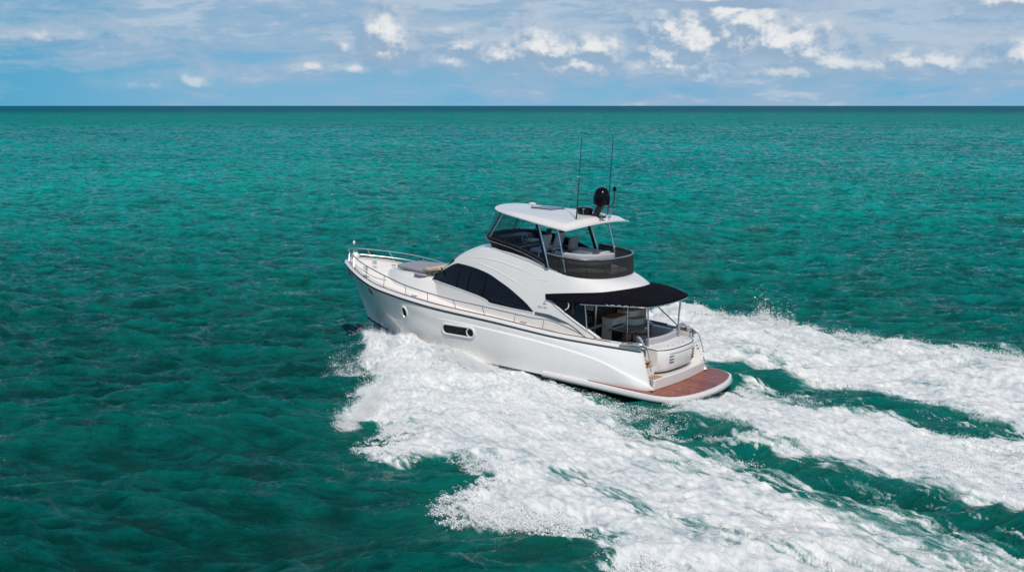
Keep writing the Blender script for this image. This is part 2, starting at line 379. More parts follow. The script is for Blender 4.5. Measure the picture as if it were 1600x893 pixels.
# soft styling creases on the sides (raised mouldings)
def on_side(pts, off=.004, sgn=1):
    return [(x, sgn*(yc(x, z)+off), z) for x, z in pts]
for sgn in (1, -1):
    for path, r in (([(1.22, 3.78), (.26, 3.66), (-.69, 3.48), (-1.62, 3.19), (-2.46, 2.86)], .018), ([(1.22, 3.80), (-.15, 3.88), (-1.5, 3.74), (-2.6, 3.52)], .02), ([(-1.43, 3.43), (-2.67, 3.47), (-2.9, 3.49)], .014)):
        P2 = cr([(x, z) for x, z in path], 8)
        n = len(P2); rr = [max(.004, r*2.6*math.sin(math.pi*(i+.3)/(n+.3))) for i in range(n)]
        MB().tube([(p[0], sgn*(yc(p[0], p[1])-q_*.80), p[1]) for p, q_ in zip(P2, rr)], rr, 20).build('styling_crease', white, cabin)
# windscreen (front, raked)
ws = []
for t in np.linspace(0, 1, 10):
    x_c = 2.72+(1.66-2.72)*t; z = 2.72+(3.60-2.72)*t; y = yc(x_c, z)-.02
    bow_ = .55*(1-t)+.28*t
    ws.append([(x_c+bow_*(1-u*u), y*u, z) for u in np.linspace(1, -1, 19)])
v, f = grid(ws); wsn = obj('windscreen', v, f, glassd, cabin)
MB().tube([ws[0][i] for i in range(19)], .025, 6).build('windscreen_frame', white, wsn)
for sgn in (1, -1):
    MB().tube([(3.02, sgn*.85, 2.80), (2.75, sgn*.72, 2.98), (2.35, sgn*.55, 3.30)], .013, 6).build('wiper', blackm, wsn)
# side windows: dark glass set 4 mm proud, as a patch over the cabin surface
WT = smooth_tab([(2.69, 2.71), (2.25, 3.06), (1.54, 3.47), (1.04, 3.52), (.37, 3.48), (-.28, 3.36), (-.76, 3.19), (-1.23, 3.01), (-1.7, 2.78), (-2.07, 2.58), (-2.42, 2.33)])
WB = smooth_tab([(2.69, 2.66), (2.14, 2.66), (1.15, 2.61), (.17, 2.51), (-.30, 2.41), (-.44, 2.33), (-.76, 2.31), (-1.49, 2.29), (-2.42, 2.28)])
for sgn in (1, -1):
    rows = []
    for x in np.linspace(2.68, -2.42, 70):
        a, b = interp(x, WB), max(interp(x, WT), interp(x, WB)+.01)
        rows.append([(x, sgn*(yc(x, z)+.006), z) for z in np.linspace(a, b, 9)])
    v, f = grid(rows); wi = obj('side_window', v, f, glassd, cabin)
    fr = [(r[0][0], r[0][1]+sgn*.002, r[0][2]) for r in rows]
    MB().tube(fr, .02, 6).build('window_sill', white, wi)
    for xm, w_ in ((1.2, .018), (.62, .015), (-.15, .015), (1.95, .03)):
        a, b = interp(xm, WB), interp(xm, WT)
        k = .10 if xm < 1.5 else -.55
        rr = [[(xm+w_*u-k*(t-.5), sgn*(yc(xm, a+(b-a)*t)+.011), a+(b-a)*t) for u in (-1, 1)] for t in np.linspace(.02, .98, 8)]
        v, f = grid(rr); obj('mullion', v, f, mullm, wi)
    rr = [[(x, sgn*(yc(x, z)+.012), z) for z in (zz, zz+.03)] for x, zz in ((-.5, 2.47), (-1.2, 2.42), (-2.0, 2.36), (-2.25, 2.34))]
    v, f = grid(rr); obj('window_rail', v, f, blackm, wi)
# pillar between windscreen and side windows
for sgn in (1, -1):
    MB().tube([(2.74, sgn*(yc(2.7, 2.7)-.0), 2.68), (1.60, sgn*(yc(1.6, 3.56)+.0), 3.58)], .028, 8).build('windscreen_pillar', blackg, cabin)
# ---- wing running down to the cockpit corner
WTop = [(-2.9, 2.90), (-3.65, 2.48), (-4.34, 2.15), (-4.73, 1.98), (-5.13, 1.79), (-5.42, 1.60)]
WLow = [(-2.9, 2.27), (-3.4, 2.24), (-3.85, 2.13), (-4.23, 1.97), (-4.8, 1.66), (-5.42, 1.55)]
for sgn in (1, -1):
    rows = []
    for x in np.linspace(-2.9, -5.42, 30):
        zt, zb = interp(x, WTop), DZ(x)-.05 if x > -4.9 else 1.60
        zt = max(zt, zb+.01)
        r = [(x, sgn*yc(x, zb+(zt-zb)*t), zb+(zt-zb)*t) for t in np.linspace(0, 1, 9)]
        r += [(x, r[-1][1]-sgn*.03, zt+.012), (x, r[-1][1]-sgn*.13, zt+.012), (x, r[-1][1]-sgn*.14, zt-.05)]
        rows.append(r)
    v, f = grid(rows); wg = obj('cockpit_wing', v, f, white, cabin)
    MB().tube([(p[0], sgn*(yc(p[0], p[1])+.004), p[1]) for p in cr(WLow[1:], 5)], .014, 6).build('wing_seam', blackm, wg)
    MB().tube([(p[0], sgn*(yc(p[0], p[1])+.004), p[1]-.045) for p in cr(WTop, 5)], .011, 6).build('wing_seam', blackm, wg)
    # louvred vent
    VT = [(-2.5, 2.33), (-3.1, 2.32), (-3.45, 2.25), (-3.9, 2.12)]; VB = [(-2.46, 2.22), (-2.9, 2.20), (-3.5, 2.10), (-3.9, 2.09)]
    rr = [[(x, sgn*(yc(x, z)+.008), z) for z in np.linspace(interp(x, VB), interp(x, VT), 4)] for x in np.linspace(-2.5, -3.9, 16)]
    v, f = grid(rr); vn = obj('louvred_vent', v, f, mat('vent_grey', (.10, .12, .15), .35, var=(8, .3)), wg)
    for k in range(4):
        t = (k+.5)/4
        MB().tube([(x, sgn*(yc(x, 2.2)+.014), interp(x, VB)+(interp(x, VT)-interp(x, VB))*t) for x in np.linspace(-2.5, -3.85, 10)], .006, 5).build('louvre', chrome, vn)
# ---- flybridge deck with the overhang that carries the awning
LOW = [(-2.84, 1.95, 3.0), (-3.4, 1.93, 3.10), (-4.05, 1.86, 3.2), (-4.9, 1.62, 3.32), (-5.35, 1.15, 3.40), (-5.62, .6, 3.45), (-5.7, 0, 3.46)]
RING = [(-2.88, 1.72, 3.91), (-3.3, 1.73, 3.80), (-3.8, 1.70, 3.73), (-4.35, 1.48, 3.71), (-4.72, 1.08, 3.71), (-4.90, .58, 3.71), (-4.96, 0, 3.71)]
low = cr(LOW, 6); ring = cr(RING, 6); low = low+mir(low[:-1])[::-1]; ring = ring+mir(ring[:-1])[::-1]
low = [np.array(p) for p in low]; ring = [np.array(p) for p in ring]
n = len(low); rows = []
for t in np.linspace(0, 1, 9):
    rows.append([l+(r-l)*t+np.array((-.05*math.sin(math.pi*t)*abs(1-2*abs(i/(n-1)-.5)), .0, .02*math.sin(math.pi*t))) for i, (l, r) in enumerate(zip(low, ring))])
und = [np.array((p[0]*.97-.02, p[1]*.93, p[2]-.03)) for p in low]
flat = [np.array((p[0]*.9, p[1]*.5, 3.12 if False else p[2]-.02)) for p in low]
ins = [np.array((p[0]+.10, p[1]*.95, 3.72)) for p in ring]
allrows = [flat, und]+rows+[ins]
v, f = grid(allrows); fb_ = MB().add(v, f)
# fly sole
rr = [[(x, t*w_, 3.72) for t in (-1, 0, 1)] for x, w_ in ((-4.86, .35), (-4.7, .98), (-4.3, 1.42), (-3.7, 1.62), (-2.6, 1.64), (-.9, 1.5))]
v, f = grid(rr); fb_.add(v, f)
flyd = fb_.build('flybridge_deck', white, angle=45)
# saloon ceiling/dark lining under the overhang
rr = [[(x, t*1.6, 3.0+.0*x) for t in (-1, 0, 1)] for x in (-2.9, -4.4)]
v, f = grid(rr); obj('cockpit_ceiling', v, f, cream, flyd)
# ---- flybridge coaming: black gloss forward, mesh screen aft
CT = [(.62, 0, 4.70), (.58, .6, 4.70), (.42, 1.12, 4.69), (.05, 1.50, 4.665), (-.6, 1.68, 4.61), (-1.27, 1.74, 4.52), (-2.0, 1.76, 4.35), (-2.72, 1.76, 4.10)]
CB = [(.30, 0, 4.30), (.28, .55, 4.29), (.15, 1.02, 4.27), (-.12, 1.36, 4.26), (-.7, 1.52, 4.27), (-1.3, 1.60, 4.24), (-2.0, 1.67, 4.14), (-2.72, 1.73, 3.97)]
ct = cr(CT, 6); cb_ = cr(CB, 6)
full = lambda L: [np.array(p) for p in mir(L[1:])[::-1]]+[np.array(p) for p in L]
ctf, cbf = full(ct), full(cb_)
rows = [[b+(t_-b)*k+np.array((0, 0, 0)) for b, t_ in zip(cbf, ctf)] for k in np.linspace(0, 1, 6)]
v, f = grid(rows); coam = obj('flybridge_coaming', v, f, mat('black_panel', (.004, .004, .005), .45, Specular_IOR_Level=.08), yacht, solid=.06, offs=0)
MB().tube([p+np.array((0, .04 if p[1] > 0 else -.04, -.10)) for p in ctf], .012, 6).build('coaming_trim', chrome, coam)
MB().tube(ctf, .035, 8).build('coaming_rail', blackm, coam)
for sgn in (1, -1):   # front struts
    MB().tube([(.42, sgn*1.12, 4.6), (.0, sgn*1.28, 4.26)], .02, 6).build('strut', chrome, coam)
# dark front fairing closing the roof to the coaming
v, f = grid([[(p[0], p[1], p[2]) for p in cbf], [(p[0]-.45, p[1]*.8, 4.15) for p in cbf]]); obj('helm_fairing', v, f, blackm, coam)
RT = [(-2.72, 1.80, 4.47), (-3.2, 1.84, 4.44), (-3.7, 1.80, 4.42), (-4.2, 1.62, 4.40), (-4.55, 1.20, 4.40), (-4.72, .62, 4.40), (-4.76, 0, 4.40)]
RB = [(-2.72, 1.76, 3.98), (-3.2, 1.755, 3.85), (-3.75, 1.72, 3.75), (-4.3, 1.50, 3.725), (-4.68, 1.10, 3.725), (-4.86, .58, 3.725), (-4.92, 0, 3.725)]
rt_ = cr(RT, 8); rb_ = cr(RB, 8)
rtf = [np.array(p) for p in rt_]+[np.array(p) for p in mir(rt_[:-1])[::-1]]; rbf = [np.array(p) for p in rb_]+[np.array(p) for p in mir(rb_[:-1])[::-1]]
v, f = grid([[b+(t_-b)*k for b, t_ in zip(rbf, rtf)] for k in np.linspace(0, 1, 5)])
scr = obj('mesh_screen', v, f, meshm, yacht)
MB().tube(rtf, .022, 8).build('screen_rail', chrome, scr)
MB().tube([p+np.array((0, 0, -.045)) for p in rtf], .028, 8).build('screen_hem', blackm, scr)
MB().tube([b+(t_-b)*.5 for b, t_ in zip(rbf, rtf)], .010, 6).build('screen_midrail', blackm, scr)
for i in list(range(4, len(rtf)-3, 10)):
    MB().tube([rbf[i], rtf[i]], .014, 6).build('screen_post', blackm, scr)
# forward drop from coaming to the screen on both sides: black web
# ---- hardtop
HT = [(.40, 0, 5.74), (.36, .5, 5.73), (.2, .98, 5.70), (-.12, 1.36, 5.66), (-.7, 1.62, 5.61), (-1.5, 1.82, 5.55), (-2.4, 2.02, 5.48), (-3.2, 2.17, 5.425), (-3.72, 2.24, 5.39)]
HA = [(-3.72, 2.24, 5.39), (-3.86, 1.6, 5.46), (-3.95, .8, 5.52), (-3.98, 0, 5.54)]
ht = cr(HT, 6); ha = cr(HA, 6)
out = [np.array(p) for p in ht]+[np.array(p) for p in ha[1:]]; nO = len(out)
loop = out+[np.array(p) for p in mir(out[1:-1])[::-1]]
cen = np.array((-1.9, 0, 0.0))
def ringk(k, dz, lip=0):
    r = []
    for p in loop:
        q = cen+(p-cen)*np.array((k, k, 1)); q[2] = p[2]+dz; r.append(q)
    return r
def crown(k):    # height of the top over the edge: drooping flange then gentle crown
    rr = []
    for p in loop:
        q = cen+(p-cen)*np.array((k, k, 0))
        ztop = 5.80-.010*(q[0]+1.6)**2-.045*q[1]**2-.02*max(0, -q[0]-2.6)
        e = p[2]+.035
        s_ = min(1, (1-k)/.17); s_ = s_*s_*(3-2*s_)
        # flange slope: quick rise then flat
        q[2] = e+(ztop-e)*s_; rr.append(q)
    return rr
rows = [ringk(.965, -.012), ringk(.99, -.012), ringk(1.0, .0), ringk(1.0, .030)]+[crown(k) for k in (.99, .975, .955, .93, .90, .87, .84, .81, .7, .6, .45, .3, .15, .02)]
v, f = grid(rows, close_v=True)
und_rows = [ringk(k, -.012+(.05 if k < .9 else 0)) for k in (.965, .9, .85, .5, .02)]
v2_, f2_ = grid(und_rows, close_v=True)
hard = MB().add(v, f).add(v2_, f2_).build('hardtop', white, angle=30)
for z0, pts, m_ in ((5.81, [(-1.02, .42), (-1.10, -.30), (-1.92, -.50), (-1.86, .30)], blue),):
    pb = MB().prism(pts, 5.78, 5.822).build('skylight', m_, hard, bevel=.01)
    MB().tube([(x, y, 5.815) for x, y in pts+pts[:1]], .014, 6).build('skylight_frame', blackm, pb)
MB().lathe((-.66, -.22, 5.78), [(.03, 0), (.03, .06), (.13, .075), (.14, .10), (.10, .125), (.01, .13)]).build('satellite_puck', white, hard)
def htz(x, y): return 5.80-.010*(x+1.6)**2-.045*y*y-.02*max(0, -x-2.6)
# satellite dome on its mast, radar scanner and antennas
z0 = htz(-3.75, 0)
pod = MB().box((-3.95, -.09, z0-.02), (-3.62, .09, z0+.04)).build('mast_foot', blackm, hard, bevel=.01)
rows = []
for t in np.linspace(0, 1, 6):
    cx_ = -3.55-.22*t; z = z0+.02+.40*t; a = .10+.02*t
    rows.append([(cx_+a, .10, z), (cx_+a, -.10, z), (cx_-a, -.10, z), (cx_-a, .10, z)])
v, f = grid(rows, close_v=True); f.append((3, 2, 1, 0)); f.append(tuple(range(len(v)-4, len(v))))
mast = obj('radar_mast', v, f, blackm, hard, bevel=.02)
MB().lathe((-3.77, 0, z0+.40), [(.10, 0), (.22, .02), (.29, .06), (.30, .12), (.30, .36), (.285, .46), (.24, .56), (.17, .635), (.08, .675), (.01, .685)], 28).build('satellite_dome', blackg, hard)
MB().lathe((-3.12, .02, z0+.06), [(.12, -.04), (.27, .0), (.29, .05), (.29, .17), (.27, .22), (.15, .245), (.01, .25)], 28).build('radar_scanner', blackg, hard)
MB().box((-3.6, -.12, z0-.01), (-3.0, .12, z0+.05)).build('radar_bracket', blackm, hard, bevel=.01)
for sgn in (1, -1):
    zb = htz(-3.45, 1.1)
    a = MB().tube([(-3.43, sgn*1.1, zb-.03), (-3.43, sgn*1.1, zb+.12), (-3.44, sgn*1.1, 6.9), (-3.45, sgn*1.1, 8.58)], [.028, .024, .018, .012], 6).build('whip_antenna', blackm, hard)
    MB().lathe((-3.43, sgn*1.1, zb-.03), [(.05, 0), (.05, .03), (.025, .05), (.02, .12)], 10).build('antenna_base', chrome, a)
    if sgn > 0: MB().tube([(-3.44, 1.02, 7.21), (-3.44, 1.22, 7.21)], .013, 6).build('antenna_clip', white, a)
MB().tube(cr([(-3.86, -.35, z0+.38), (-3.98, -.42, z0+.42), (-4.03, -.44, z0+.6), (-4.03, -.44, z0+.95)], 5), .022, 8).build('navigation_light_mast', blackm, hard)
MB().lathe((-4.03, -.44, z0+.92), [(.03, 0), (.065, .03), (.07, .12), (.05, .17), (.01, .19)], 14).build('navigation_light', blackg, hard)
for (x, y, hgt) in ((-3.25, .35, .22), (-3.7, -.5, .16), (-3.95, -.4, .3), (-3.95, .25, .12)):
    q = MB().tube([(x, y, htz(x, y)-.02), (x, y, htz(x, y)+hgt)], .014, 6).build('horn_post', chrome, hard)
    MB().lathe((x, y, htz(x, y)+hgt-.02), [(.02, 0), (.045, .01), (.045, .05), (.01, .06)], 10).build('horn', chrome, q)
# hardtop legs
for sgn in (1, -1):
    MB().tube([(-2.20, sgn*1.70, 5.50), (-2.74, sgn*1.78, 4.15), (-2.80, sgn*1.78, 3.95)], .038, 10).build('hardtop_leg', chrome, hard)
    MB().tube([(-2.12, sgn*1.68, 5.50), (-2.64, sgn*1.77, 4.2), (-2.72, sgn*1.77, 3.93)], .05, 8).build('hardtop_leg', blackg, hard)
    MB().tube([(-3.05, sgn*1.76, 5.45), (-3.42, sgn*1.80, 4.3), (-3.5, sgn*1.76, 3.86)], .034, 10).build('hardtop_leg', chrome, hard)
    MB().tube([(-.42, sgn*1.30, 5.62), (.0, sgn*1.50, 4.68)], .026, 8).build('hardtop_leg', chrome, hard)
    MB().tube([(.05, sgn*.62, 5.68), (.52, sgn*.75, 4.70)], .018, 8).build('hardtop_leg', blackm, hard)
    MB().tube(cr([(-1.6, sgn*1.62, 5.52), (-1.2, sgn*1.60, 5.0), (-.6, sgn*1.55, 4.75)], 6), .012, 6).build('enclosure_zip', blackm, hard)
# clear enclosure
for sgn in (1, -1):
    top = cr([(-.12, 1.36*1, 5.62), (-.7, 1.56, 5.58), (-1.5, 1.70, 5.52), (-2.22, 1.72, 5.47)], 5); bot = cr([(.05, 1.50, 4.68), (-.75, 1.70, 4.60), (-1.8, 1.76, 4.42), (-2.66, 1.77, 4.14)], 5)
    v, f = grid([[(p[0]*(1-k)+q[0]*k, sgn*(p[1]*(1-k)+q[1]*k), p[2]*(1-k)+q[2]*k) for p, q in zip(bot, top)] for k in np.linspace(0, 1, 5)])
    obj('enclosure_side_panel', v, f, clear, hard)
topf = full(cr([(.34, 0, 5.70), (.30, .5, 5.70), (.15, .95, 5.67), (-.12, 1.34, 5.62)], 5)); botf = full(cr([(.62, 0, 4.72), (.58, .6, 4.72), (.42, 1.12, 4.70), (.05, 1.49, 4.68)], 5))
v, f = grid([[b+(t_-b)*k for b, t_ in zip(botf, topf)] for k in np.linspace(0, 1, 5)]); obj('enclosure_windscreen', v, f, clear, hard)
# ---- flybridge furniture
def rbox(name, a, b, m, parent, rot=None, bev=.05, piv=None):
    return MB().box(a, b, rot, piv).build(name, m, parent, bevel=bev)
RY = lambda d: Matrix.Rotation(R(d), 3, 'Y'); RZ = lambda d: Matrix.Rotation(R(d), 3, 'Z')
fur = MB().box((-.75, -.95, 3.72), (-.1, 1.0, 4.45)).box((-.35, -.9, 4.40), (.15, .95, 4.66)).build('helm_console', blackm, yacht, bevel=.06)
MB().tube([(-.86+.03*math.cos(a), .45+.19*math.sin(a), 4.62+.17*math.cos(a)) for a in np.linspace(0, 2*math.pi, 20)], .014, 6).build('steering_wheel', chrome, fur)
rbox('helm_screen', (-.62, .15, 4.45), (-.50, .85, 4.72), blackg, fur, RY(-20), .02)
rbox('chart_cover', (-.75, -.7, 4.44), (-.35, -.1, 4.50), white, fur, None, .02)
for y in (.48, -.45):
    st_ = rbox('helm_seat', (-1.75, y-.28, 4.22), (-1.28, y+.28, 4.36), seatb, yacht, None, .06)
    rbox('seat_back', (-1.86, y-.28, 4.34), (-1.72, y+.28, 4.92), seatb, st_, RY(-14), .07)
    rbox('headrest', (-1.95, y-.15, 4.90), (-1.85, y+.15, 5.13), blackm, st_, RY(-14), .05)
    MB().lathe((-1.5, y, 3.72), [(.2, 0), (.2, .03), (.06, .05), (.06, .5)], 14).build('seat_pedestal', chrome, st_)
ls = rbox('lounge_seat', (-3.3, -1.55, 3.72), (-2.05, -.95, 4.16), greyl, yacht, None, .06)
rbox('lounge_cushion', (-3.45, -1.5, 4.16), (-2.0, -.9, 4.30), greyl, ls, None, .05)
rbox('lounge_backrest', (-2.15, -1.3, 4.25), (-1.98, -.75, 4.72), greyl, ls, RY(-8), .07)
rbox('wet_bar', (-3.1, -.75, 3.72), (-2.5, -.25, 4.30), cream, yacht, None, .03)
# curved aft bench with its long grey backrest
bp_ = cr([(-2.85, 1.58, 0), (-3.5, 1.58, 0), (-4.0, 1.42, 0), (-4.35, 1.0, 0), (-4.5, .45, 0), (-4.52, .05, 0)], 5)
def sweep(path, w0, w1, z0, z1):
    rows = []
    for i, p in enumerate(path):
        t = path[min(i+1, len(path)-1)]-path[max(i-1, 0)]; t /= np.linalg.norm(t); nrm = np.array((-t[1], t[0], 0))*-1
        a = p+nrm*w0; b = p+nrm*w1; zz = lambda z: z(i/(len(path)-1)) if callable(z) else z
        rows.append([(a[0], a[1], zz(z0)), (b[0], b[1], zz(z0)), (b[0], b[1], zz(z1)), (a[0], a[1], zz(z1))])
    v, f = grid(rows, close_v=True); f.append((3, 2, 1, 0)); f.append(tuple(range(len(v)-4, len(v)))); return v, f
v, f = sweep(bp_, -.02, -.14, 4.12, 4.53); bch = obj('aft_bench', *sweep(bp_, -.14, -.55, 3.72, 4.14), greyl, yacht, bevel=.03)
obj('bench_backrest', v, f, greyl, bch, bevel=.05)
# ---- cockpit
SOLE = 1.18
ck = MB()
ck.add([(-4.3, 1.95, SOLE), (-4.3, -1.95, SOLE), (-6.9, -1.85, SOLE), (-6.9, 1.85, SOLE)], [(0, 1, 2, 3)])
cock = ck.build('cockpit_sole', teakd)
for sgn in (1, -1):
    rows = [[(p[0], sgn*(p[1]-.13), p[2]+.10) for p in sh[:idx0+3:2]], [(p[0], sgn*(p[1]-.34), p[2]+.10) for p in sh[:idx0+3:2]], [(p[0], sgn*(p[1]-.36), SOLE-.02) for p in sh[:idx0+3:2]]]
    v, f = grid(rows); cw = obj('cockpit_coaming', v, f, white)
    v, f = grid([[(p[0], sgn*(p[1]-.10), p[2]+.128) for p in sh[:idx0-2:2]], [(p[0], sgn*(p[1]-.30), p[2]+.128) for p in sh[:idx0-2:2]]])
    obj('timber_top', v, f, wood if sgn < 0 else white, cw, solid=.02)
# aft bulkhead of the saloon, dark doorway
bl = MB().box((-4.05, -1.9, SOLE), (-3.95, 1.9, 3.0)).build('saloon_bulkhead', dark)
rbox('sliding_door', (-4.09, .55, SOLE+.05), (-4.06, 1.75, 2.9), glassd, bl, None, .005)
MB().tube([(-4.12, .5, SOLE), (-4.12, .5, 2.95)], .03, 6).build('door_frame', chrome, bl)
# side glass between overhang and wing
for sgn in (1, -1):
    tri = [(-3.0, 2.84), (-3.65, 2.45), (-4.34, 2.12), (-4.68, 1.96), (-4.45, 3.05), (-3.8, 3.05), (-3.0, 3.0)]
    sg = obj('cockpit_side_glass', [(x, sgn*(yc(x, z)-.05), z) for x, z in tri], [tuple(range(7))], glassd, cabin)
    MB().tube([(-4.47, sgn*1.93, 3.05), (-4.66, sgn*1.94, 1.98)], .022, 6).build('glass_post', chrome, sg)
    MB().tube(cr([(-3.72, sgn*2.0, 2.95), (-3.86, sgn*2.0, 2.85), (-3.86, sgn*2.0, 2.68), (-3.74, sgn*2.0, 2.58)], 4), .02, 6).build('grab_handle', white, sg)
# wet-bar cabinet and curved stair to the flybridge (starboard)
cab = MB().box((-4.55, -1.12, 2.02), (-4.08, -.02, 2.10)).box((-4.5, -1.1, SOLE), (-4.1, -1.02, 2.02)).box((-4.5, -.1, SOLE), (-4.1, -.04, 2.02)).box((-4.52, -1.1, 1.82), (-4.48, -.04, 2.02)).build('cockpit_cabinet', cream, yacht, bevel=.008)
rbox('cabinet_niche', (-4.44, -1.02, SOLE+.03), (-4.40, -.1, 1.82), dark, cab, None, .003)
MB().lathe((-4.53, -.55, 1.92), [(.025, 0), (.025, .02), (.005, .025)], 8, (-1, 0, 0)).build('drawer_knob', chrome, cab)
stair = MB()
def fan(z0, z1, x1): 
    pts = [(-4.1, -1.86), (-4.1, -1.12)]+[(-4.3-(x1)*math.sin(a), -1.86+.74*math.cos(a)) for a in np.linspace(0, math.pi/2, 8)]
    return pts
stp = MB()
trd = MB()
for z0, z1, L in ((SOLE, 1.42, .98), (1.42, 1.70, .78), (1.70, 1.98, .58), (1.98, 2.26, .38)):
    stp.prism(fan(0, 0, L), z0, z1-.05); trd.prism(fan(0, 0, L+.06), z1-.048, z1)
stc = stp.build('stairway', cream, yacht)
trd.build('stair_tread', teakd, stc)
MB().box((-4.60, -1.16, 2.10), (-4.06, .02, 2.135)).build('counter_top', teakd, cab, bevel=.008)
MB().tube(cr([(-4.35, -1.15, 2.2), (-4.35, -1.15, 3.0)], 3), .02, 6).tube([(-4.35, -1.15, 2.55), (-4.9, -1.75, 2.62)], .016, 6).tube([(-4.9, -1.75, 2.62), (-4.95, -1.8, 2.0)], .016, 6).build('stair_handrail', chrome, stc)
MB().box((-4.9, -1.88, 1.3), (-4.0, -1.84, 2.7)).build('stair_side_wall', cream, stc)
tb = MB().box((-5.58, -.92, 1.76), (-4.62, .38, 1.80)).build('cockpit_table', wood, yacht, bevel=.01)
rbox('table_inlay', (-5.42, -.76, 1.80), (-4.78, .22, 1.806), mat('inlay_blue', (.035, .045, .10), .2, Specular_IOR_Level=.3), tb, None, .002)
for y in (-.55, .05): MB().tube([(-5.1, y, SOLE), (-5.1, y, 1.77)], .045, 8).build('table_leg', wood, tb)
rbox('transom_bench', (-6.35, -1.55, SOLE), (-5.85, .95, 1.55), greyl, yacht, None, .05)
arc = cr([(-6.38, .95, 0), (-6.50, .3, 0), (-6.52, -.3, 0), (-6.48, -.9, 0), (-6.36, -1.55, 0)], 6)
bb = obj('transom_backrest', *sweep(arc, .02, .16, 1.50, 1.84), greyl, yacht, bevel=.05)
obj('timber_trim', *sweep(arc, -.10, .015, 1.66, 1.76), wood, bb, bevel=.01)
rbox('side_locker', (-6.2, -1.86, SOLE), (-5.3, -1.62, 1.75), white, yacht, None, .03)
# ---- transom module
def mod_outline(x_aft, bulge, y0=1.28, y1=-1.42, xf=-6.46):
    pts = [(xf, y1), (xf, y0)]
    for t in np.linspace(0, 1, 13):
        y = y0+(y1-y0)*t; u = 2*t-1
        pts.append((x_aft-bulge*(1-u*u)+.16*abs(u)**6, y))
    return pts[::-1]
lv = [(.80, -7.20, .10), (.92, -7.30, .12), (1.30, -7.32, .14), (1.50, -7.28, .14), (1.585, -7.24, .14), (1.625, -7.18, .13)]
rows = [[(x, y, z) for x, y in mod_outline(a, b)] for z, a, b in lv]
v, f = grid(rows, close_v=True); n = len(rows[0]); f.append(tuple(range(n-1, -1, -1))); f.append(tuple(range(len(v)-n, len(v))))
module = obj('transom_locker', v, f, white, yacht, bevel=.03)
ml = [(x, y, 1.585) for x, y in mod_outline(-7.255, .145)][:-2]
MB().tube([(p[0], p[1], p[2]) for p in ml]+[(-6.5, 1.285, 1.6)], .014, 6).build('locker_seam', blackm, module)
MB().tube([(x, y, 1.44) for x, y in mod_outline(-7.315, .145)][2:-4], .006, 6).build('locker_seam', blackm, module)
for (y0_, sk) in ((.72, 0), (-.92, 0)):
    for k in range(3 if y0_ > 0 else 4):
        zz = 1.34-.10*k; t_ = (y0_-1.28)/(-2.70); u = 2*t_-1; xx = -7.32-.142*(1-u*u)
        MB().box((xx-.008, y0_-.13, zz), (xx+.03, y0_+.13, zz+.016), RZ(-6 if y0_ > 0 else 10)).build('transom_slot', blackm, module)
for (x, y) in ((-6.62, .72), (-6.64, .1), (-6.66, -.5), (-6.66, -1.2), (-7.12, .5), (-7.2, .35), (-7.12, -.25), (-7.22, -.4), (-7.05, -1.1), (-7.15, -1.2)):
    MB().box((x-.03, y-.02, 1.62), (x+.03, y+.02, 1.645)).build('hatch_catch', chrome, module)
# plinth and steps in the port passage
pl = MB().prism([(-6.6, 1.9), (-7.42, 1.92)]+[(-7.42-.10*math.sin(math.pi*t), 1.92-3.84*t) for t in np.linspace(.06, .94, 12)]+[(-7.42, -1.92), (-6.6, -1.9)], .36, .72).build('transom_plinth', white, yacht, bevel=.02)
MB().prism([(-7.38, 1.86), (-7.38, 1.30), (-7.05, 1.30), (-7.05, 1.86)][::-1], .722, .735).build('step_tread', teakd, pl)
MB().box((-7.05, 1.28, .36), (-6.6, 1.9, 1.02)).build('boarding_step', white, pl, bevel=.02)
MB().box((-7.02, 1.30, 1.022), (-6.72, 1.86, 1.035)).build('step_tread', teakd, pl)
MB().box((-6.72, 1.26, 1.02), (-6.5, 1.3, 1.5)).build('passage_side', white, pl)
